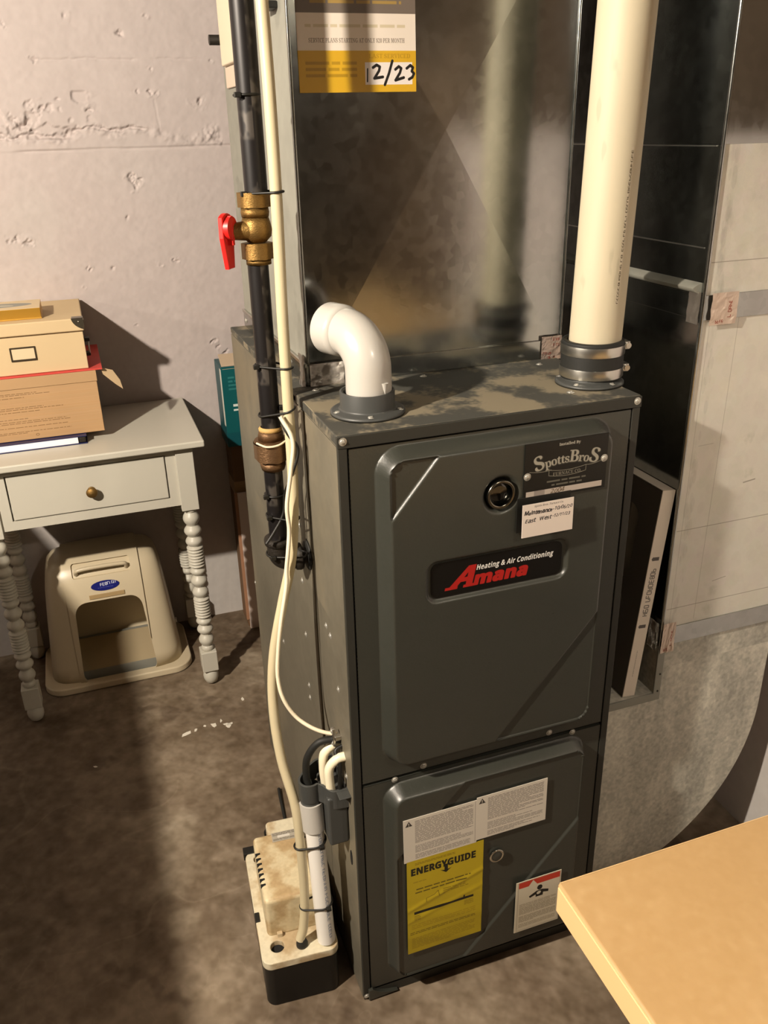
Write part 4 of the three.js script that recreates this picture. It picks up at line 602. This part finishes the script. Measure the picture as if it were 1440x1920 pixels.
// things on the side table
{
  const TT = .702;
  const b = thing('ring_binder', 'white binder with dark blue covers lying under the cardboard box', 'binder', [-.46, TT, -1.19]);
  const blue = std({ color: 0x1c2250, roughness: .35 });
  M('cover', bx(-.14, .155, 0, .0022, -.115, .115, .001, 1), blue, b); M('cover', bx(-.14, .155, .0165, .0187, -.115, .112, .001, 1), blue, b); M('pages', bx(-.13, .135, .0022, .0165, -.105, .1125, .0008, 1), std({ color: 0xf4f2f6, roughness: .5 }), b); M('binder_clip', bx(.137, .152, .003, .016, .09, .113, .002), MAT.iron, b);
  const cardTex = canvasTex(1024, 512, (x, w, h) => {
    const r = rng(77); x.fillStyle = '#b29068'; x.fillRect(0, 0, w, h); for (let i = 0; i < 500; i++) { x.globalAlpha = .05; x.fillStyle = r() > .5 ? '#a87d4a' : '#d6b07f'; x.fillRect(0, r() * h, w, 1 + r() * 3); } x.globalAlpha = .75;
    x.fillStyle = '#6d5233'; for (const [y, a, b2] of [[118, 120, 640], [130, 300, 720], [152, 60, 560], [236, 140, 670], [250, 300, 790], [272, 60, 640], [330, 90, 560], [352, 330, 800], [366, 300, 820], [400, 60, 800], [440, 60, 820], [452, 60, 540]]) for (let px = a; px < b2;) { const wv = 10 + r() * 40; x.fillRect(px, y, Math.min(wv, b2 - px), 5); px += wv + 6; }
    x.strokeStyle = '#6d5233'; x.lineWidth = 4; x.beginPath(); x.arc(600, 478, 9, 0, 7); x.stroke(); x.globalAlpha = 1;
  });
  const c = thing('cardboard_box', 'brown printed cardboard box under the cream storage box', 'box', [-.262, TT + .0192, -1.098]);
  const cardM = std({ color: 0xa88560, roughness: .82 });
  M('box_body', bx(-.36, 0, 0, .146, -.27, 0, .002), cardM, c);
  const pr = M('printed_face', sheet(.358, .144, .0006), std({ map: cardTex, roughness: .8 }), c); pr.position.set(-.18, .073, .0002);
  M('lid_edge', bx(-.36, .001, .122, .1475, -.27, .0025, .001, 1), std({ color: 0xb29068, roughness: .8 }), c);
  const f = thing('paper_folder', 'red paper folder with a bent corner between the two boxes', 'folder', [-.25, TT + .167, -1.098]);
  const redM = std({ color: 0xc8423a, roughness: .6 }); M('cover', bx(-.37, .004, 0, .0035, -.262, .003, .0008, 1), redM, f);
  { const s = new THREE.Shape(); s.moveTo(0, 0); s.lineTo(.028, -.006); s.lineTo(.042, -.030); s.lineTo(.046, -.052); s.lineTo(.030, -.040); s.lineTo(.004, -.016); s.lineTo(0, 0); const g = extr(s, .0008); const p = M('bent_flap', g, std({ color: 0xc7ad87, roughness: .7 }), f); p.position.set(.0, .001, -.012); p.rotation.set(-.5, .35, 0); }
  const cream = std({ color: 0xcdb58d, roughness: .75, bumpMap: grainTex, bumpScale: .0003 });
  const s = thing('storage_box', 'cream cardboard storage box with a lid and a metal label holder', 'box', [-.275, TT + .1712, -1.104]);
  M('box_body', bx(-.335, 0, 0, .100, -.258, 0, .0015), cream, s);
  const lid = M('lid', bx(-.342, .004, .088, .1165, -.266, .0075, .003, 3), cream, s);
  // bent tin corner
  const cs = new THREE.Shape(); cs.moveTo(0, 0); cs.lineTo(-.026, 0); cs.quadraticCurveTo(-.022, -.02, 0, -.026); cs.lineTo(0, 0); const cg = extr(cs, .0008), cg2 = cg.clone(); cg.translate(.0046, .1172, .0076); cg2.rotateY(Math.PI / 2); cg2.translate(.0044, .1172, .008); const cp = M('corner_guard', merge([cg, cg2, bx(-.02, .0046, .1165, .1174, -.016, .006, .0003, 1)]), std({ color: 0x7b7466, metalness: .9, roughness: .3 }), s);
  const rv = M('rivet', lathe([[0, .0012], [.0015, .001], [.0022, 0], [0, 0]], 10).rotateX(Math.PI / 2), MAT.chrome, s); rv.position.set(-.006, .109, .0084);
  const lh = rrShape(-.027, .027, -.0155, .0155, .001); lh.holes.push(rrShape(-.0245, .0245, -.012, .0130, .0008, true)); const lg = extr(lh, .0016, .0004); const hm = M('label_holder', lg, std({ color: 0x4b4030, metalness: .6, roughness: .45 }), s); hm.position.set(-.134, .0465, .0002);
  M('label_card', sheet(.050, .0265, .0006), std({ color: 0xd8c39f, roughness: .7 }), s).position.set(-.134, .047, .0006);
  const ring = M('side_handle', merge([bx(0, .012, .052, .060, -.07, -.045, .002), bx(0, .010, .018, .026, -.07, -.045, .002)]), MAT.iron, s); ring.position.set(0, 0, 0); M('handle_ring', new THREE.TorusGeometry(.017, .0018, 8, 24).rotateY(Math.PI / 2), MAT.steel, s).position.set(.008, .038, -.058);
  const gtex = canvasTex(512, 256, (x, w, h) => { x.fillStyle = '#d9c39b'; x.fillRect(0, 0, w, h); x.fillStyle = '#8f8f86'; x.beginPath(); x.ellipse(250, 128, 215, 60, 0, 0, 7); x.fill(); x.fillStyle = '#bdb7a2'; for (const [a, b, q] of [[160, 118, 50], [300, 132, 60], [230, 108, 30]]) { x.beginPath(); x.ellipse(a, b, q, 20, .2, 0, 7); x.fill(); } });
  const k = thing('gold_gift_box', 'small gold edged box with an oval picture on top of the storage box', 'box', [-.358, TT + .2877, -1.135]);
  M('box_side', bx(-.19, 0, 0, .024, -.115, 0, .001), std({ color: 0xb98c33, metalness: .55, roughness: .38 }), k); const tp = M('printed_top', sheet(.189, .114, .0006), std({ map: gtex, roughness: .5 }), k); tp.rotation.x = -Math.PI / 2; tp.position.set(-.095, .0244, -.0575);
  M('rim', bx(-.191, .001, .0, .0035, -.116, .001, .001, 1), std({ color: 0xc99c40, metalness: .5, roughness: .4 }), k);
}
// ------------------------------------------------------------------ hooded litter box under the table
{
  const t = thing('litter_box', 'beige hooded cat litter box under the white side table', 'litter box', [-.325, 0, -1.11]);
  const plast = std({ color: 0xcbbda0, roughness: .34, side: THREE.DoubleSide });
  function hood(off) { // rings from bottom to crown, local coordinates
    const rows = [[.010, .176, -.012, -.252], [.06, .172, -.020, -.252], [.12, .167, -.028, -.25], [.18, .162, -.037, -.25], [.23, .157, -.046, -.248], [.27, .153, -.056, -.246], [.30, .148, -.068, -.243], [.322, .141, -.080, -.238], [.334, .130, -.094, -.230], [.341, .114, -.112, -.216], [.3455, .088, -.132, -.20], [.347, .05, -.15, -.185], [.3475, .004, -.164, -.170]];
    const n = 72, pos = [], idx = [];
    rows.forEach(([y, a, zf, zb], r) => { const k = off, cz = (zf + zb) / 2, b = (zf - zb) / 2 + k, aa = a + k, yy = r === 0 ? y - (off < 0 ? .02 : 0) : y + k; for (let i = 0; i < n; i++) { const th = i / n * Math.PI * 2, c = Math.cos(th), s = Math.sin(th), e = .42; pos.push(Math.sign(c) * Math.abs(c) ** e * Math.max(aa, .002), yy, cz + Math.sign(s) * Math.abs(s) ** e * Math.max(b, .002)); } });
    for (let r = 0; r < rows.length - 1; r++) for (let i = 0; i < n; i++) { const a = r * n + i, b = r * n + (i + 1) % n, c = a + n, d = b + n; idx.push(a, c, b, b, c, d); }
    const base = pos.length / 3; pos.push(0, rows[0][0] - (off < 0 ? .02 : 0), -.13, 0, 0.3475 + off, -.167); for (let i = 0; i < n; i++) { idx.push(base, i, (i + 1) % n); const a = (rows.length - 1) * n; idx.push(base + 1, a + (i + 1) % n, a + i); }
    const g = new THREE.BufferGeometry(); g.setAttribute('position', new THREE.Float32BufferAttribute(pos, 3)); g.setAttribute('uv', new THREE.Float32BufferAttribute(new Float32Array(pos.length / 3 * 2), 2)); g.setIndex(idx); g.computeVertexNormals(); return g;
  }
  const ev = new Evaluator(); ev.attributes = ['position', 'normal', 'uv']; ev.useGroups = false;
  const doorShape = new THREE.Shape(); doorShape.moveTo(-.070, .016); doorShape.lineTo(.082, .016); doorShape.quadraticCurveTo(.100, .016, .099, .040); doorShape.lineTo(.087, .205); doorShape.quadraticCurveTo(.084, .242, .050, .242); doorShape.lineTo(-.050, .242); doorShape.quadraticCurveTo(-.084, .242, -.086, .205); doorShape.lineTo(-.092, .040); doorShape.quadraticCurveTo(-.092, .016, -.070, .016);
  const dg = extr(doorShape, .14, 0, 16); dg.translate(0, 0, -.12);
  const B = g => { const q = new Brush(g.index ? g : g); q.updateMatrixWorld(); return q; };
  let shell = ev.evaluate(B(hood(0)), B(hood(-.004)), SUBTRACTION); shell = ev.evaluate(shell, B(dg), SUBTRACTION);
  M('hood', shell.geometry, plast, t);
  // raised centre band carrying the handle
  const prism = new THREE.BoxGeometry(.196, .5, .30); prism.translate(-.004, .262, -.08);
  let band = ev.evaluate(B(hood(.004)), B(hood(-.0015)), SUBTRACTION); band = ev.evaluate(band, B(prism), INTERSECTION); band = ev.evaluate(band, B(dg), SUBTRACTION);
  const slot = extr(rrShape(-.078, .070, .3045, .338, .006), .06); slot.translate(0, 0, -.085 - .03); band = ev.evaluate(band, B(slot), SUBTRACTION);
  M('centre_band', band.geometry, plast, t);
  M('handle', tube([[-.068, .313, -.075], [-.066, .326, -.066], [-.05, .330, -.064], [.04, .330, -.064], [.058, .327, -.066], [.060, .313, -.075]], .0055, 50, 10), plast, t);
  const lv = bx(-.042, .048, -.0055, .0055, -.002, .002, .0008); const lvm = M('catch_recess', lv, std({ color: 0xa58c62, roughness: .5 }), t); lvm.position.set(-.002, .2535, -.0462); lvm.rotation.x = -.21;
  const oval = cyl(1, 1, .0012, 40); { const p = oval.attributes.position, n = oval.attributes.normal, uv = oval.attributes.uv; for (let i = 0; i < p.count; i++) uv.setXY(i, p.getX(i) * .5 + .5, -p.getZ(i) * .5 + .5); } oval.scale(.036, 1, .0135); oval.rotateX(Math.PI / 2);
  const otex = canvasTex(512, 192, (x, w, h) => { x.fillStyle = '#1b2170'; x.fillRect(0, 0, w, h); x.save(); x.rotate(-.08); glyphRun(x, 165, 62, 52, 7, '#c9cde0', 12, 11); x.restore(); textLines(x, 120, 125, 400, 140, 20, '#4a52a0', 3); });
  const om = M('oval_sticker', oval, std({ map: otex, roughness: .25 }), t); om.position.set(.0, .2795, -.0525); om.rotation.x = -.26; om.userData.label = 'dark blue oval sticker';
  const rim = rrShape(-.191, .191, -.002, .252, .05); rim.holes.push(rrShape(-.168, .168, .02, .236, .04, true)); const rg = extr(rim, .012, .004, 16); rg.rotateX(-Math.PI / 2); rg.translate(0, .005, 0); M('rim', rg, plast, t);
  const pan = rrShape(-.160, .160, .040, .235, .03); pan.holes.push(rrShape(-.155, .155, .045, .23, .027, true)); const pg = extr(pan, .028, 0, 12); pg.rotateX(-Math.PI / 2); pg.translate(0, .006, 0); M('litter_fill', bx(-.154, .154, .004, .032, -.229, -.046, .004), std({ color: 0xb8a684, roughness: .9 }), t); M('pan', pg, std({ color: 0x8b8a80, roughness: .5 }), t);
  for (const s of [1]) M('latch', bx(.163, .172, .105, .118, -.10, -.09, .002), MAT.pvc, t);
}
// ------------------------------------------------------------------ things stored behind the furnace
{
  const bt = thing('brown_carton', 'tall brown carton standing on the floor behind the furnace', 'box', [.058, 0, -1.366]); M('box_body', bx(0, .24, 0, .578, 0, .090, .002), std({ color: 0x6f5236, roughness: .85 }), bt); M('packing_tape', bx(-.0006, .2406, .43, .47, -.0002, .0906, .0004, 1), std({ color: 0x9a7a52, roughness: .4 }), bt);
  const tt = canvasTex(512, 512, (x, w, h) => { x.fillStyle = '#0c5558'; x.fillRect(0, 0, w, h); x.fillStyle = '#0b4b52'; x.fillRect(0, 420, w, 92); x.fillStyle = '#d5dcd6'; x.fillRect(60, 236, 120, 16); x.fillRect(60, 268, 120, 12); textLines(x, 40, 60, 190, 150, 24, '#2c7474', 4, .6); });
  const tb = thing('teal_box', 'teal printed box with a torn open top on the brown carton', 'box', [.050, .579, -1.366]); M('box_body', bx(0, .20, 0, .222, 0, .104, .002), std({ color: 0x0b4a50, roughness: .45 }), tb); const tf = M('printed_face', sheet(.198, .220, .0006), std({ map: tt, roughness: .4 }), tb); tf.position.set(.1, .111, .1043);
  M('white_strip', bx(-.0008, .0004, .06, .216, .085, .1025, .0002, 1), std({ color: 0xd9d5c8, roughness: .5 }), tb); M('open_flap', bx(.004, .19, 0, .0015, -.03, .03, .0005, 1).rotateX(.5).translate(0, .230, .078), std({ color: 0xb9a58c, roughness: .8 }), tb);
  const pb = thing('painted_plank', 'pale painted plank leaning upright against the brown carton', 'plank', [.058, 0, -1.274]); M('board', bx(.003, .15, .0, .44, .004, .014, .001), std({ color: 0xdccabf, roughness: .6 }), pb); M('board_edge', bx(-.005, .003, .03, .44, .0, .011, .001), std({ color: 0xa67a5c, roughness: .7 }), pb); 
}
// ------------------------------------------------------------------ birch table beside the camera
{
  const birch = dataTex(1024, (u, v) => { const g = fbm(u * 1, v * 1, 4, 4, 401), l = fbm(u, v * 1, 3, 3, 403), f = fbm(u, v, 160, 2, 405), st = fbm(u * .999, Math.floor(v * 512) / 512, 128, 1, 407); const t = g * .5 + l * .3 + st * .2; const c = lerp3([.67, .545, .37], [.735, .62, .45], smooth(.3, .7, t)); const k = (f - .5) * .025; return [c[0] + k, c[1] + k, c[2] + k]; }, true, 1);
  const birchM = std({ map: birch, roughness: .42 });
  const t = thing('work_table', 'pale birch laminate table with a thick edge in front of the furnace', 'table', [.05, 0, .478]);
  M('table_top', bx(0, .80, .707, .740, 0, 1.35, .003, 3), birchM, t);
  M('edge_band', merge([bx(-.0012, .002, .709, .738, .003, 1.347, .0008), bx(.003, .797, .709, .738, -.0012, .002, .0008)]), std({ color: 0xd6b280, roughness: .45 }), t);
  const legG = cyl(.022, .018, .706, 20).translate(0, .354, 0); for (const [x, z] of [[.74, .06], [.74, 1.29], [.28, .42], [.28, 1.29]]) M('leg', legG, MAT.steel, t).position.set(x, 0, z);
}
// ------------------------------------------------------------------ dark dresser beside the camera, out of frame, that shades the floor
{
  const dw = std({ map: woodTex, color: 0x8a7a6a, roughness: .55 });
  const t = thing('wooden_dresser', 'dark wooden dresser standing opposite the furnace side', 'dresser', [-.812, 0, -.16]);
  M('carcass', bx(-.48, 0, .06, .95, -.76, .76, .004), dw, t); M('dresser_top', bx(-.49, .012, .95, .977, -.775, .775, .008, 4), dw, t); M('plinth', bx(-.46, -.02, 0, .06, -.74, .74, .002), dw, t);
  for (let r = 0; r < 3; r++) for (let c = 0; c < 2; c++) { const y0 = .09 + r * .275, z0 = -.735 + c * .745; const d = M('drawer', bx(-.002, .012, y0, y0 + .255, z0, z0 + .725, .004), dw, t); for (const k of [.2, .525]) { const g = lathe([[0, .022], [.012, .02], [.014, .014], [.006, .006], [.008, 0], [0, 0]], 16); g.rotateZ(-Math.PI / 2); M('knob', g, MAT.brass, d).position.set(.012, y0 + .13, z0 + k); } }
}
// ------------------------------------------------------------------ paint flecks on the floor
{
  const fl = std({ color: 0xe6dfd0, roughness: .7 }), r = rng(12);
  const chip = thing('paint_flakes', 'white paint flakes scattered on the concrete near the side table', 'debris'); delete chip.userData.category; chip.userData.category = 'debris'; chip.userData.kind = 'stuff';
  const gs = []; const spots = [[-.141, -.843], [-.12, -.84], [-.083, -.825], [-.078, -.83], [-.165, -.836], [-.408, -.785], [-.09, -.832], [-.03, -.92], [-.19, -.83], [-.10, -.85]];
  for (const [x, z] of spots) { const n = 5 + Math.floor(r() * 3), s = new THREE.Shape(), R = .003 + r() * .004; for (let k = 0; k < n; k++) { const a = k / n * 6.283, q = R * (.5 + r() * .9); k ? s.lineTo(Math.cos(a) * q * 1.8, Math.sin(a) * q) : s.moveTo(Math.cos(a) * q * 1.8, Math.sin(a) * q); } const g = extr(s, .0008); g.rotateX(-Math.PI / 2); g.rotateY(r() * 3); g.translate(x, .0002, z); gs.push(g); }
  M('flakes', merge(gs), fl, chip);
}
renderer.render(scene, camera);
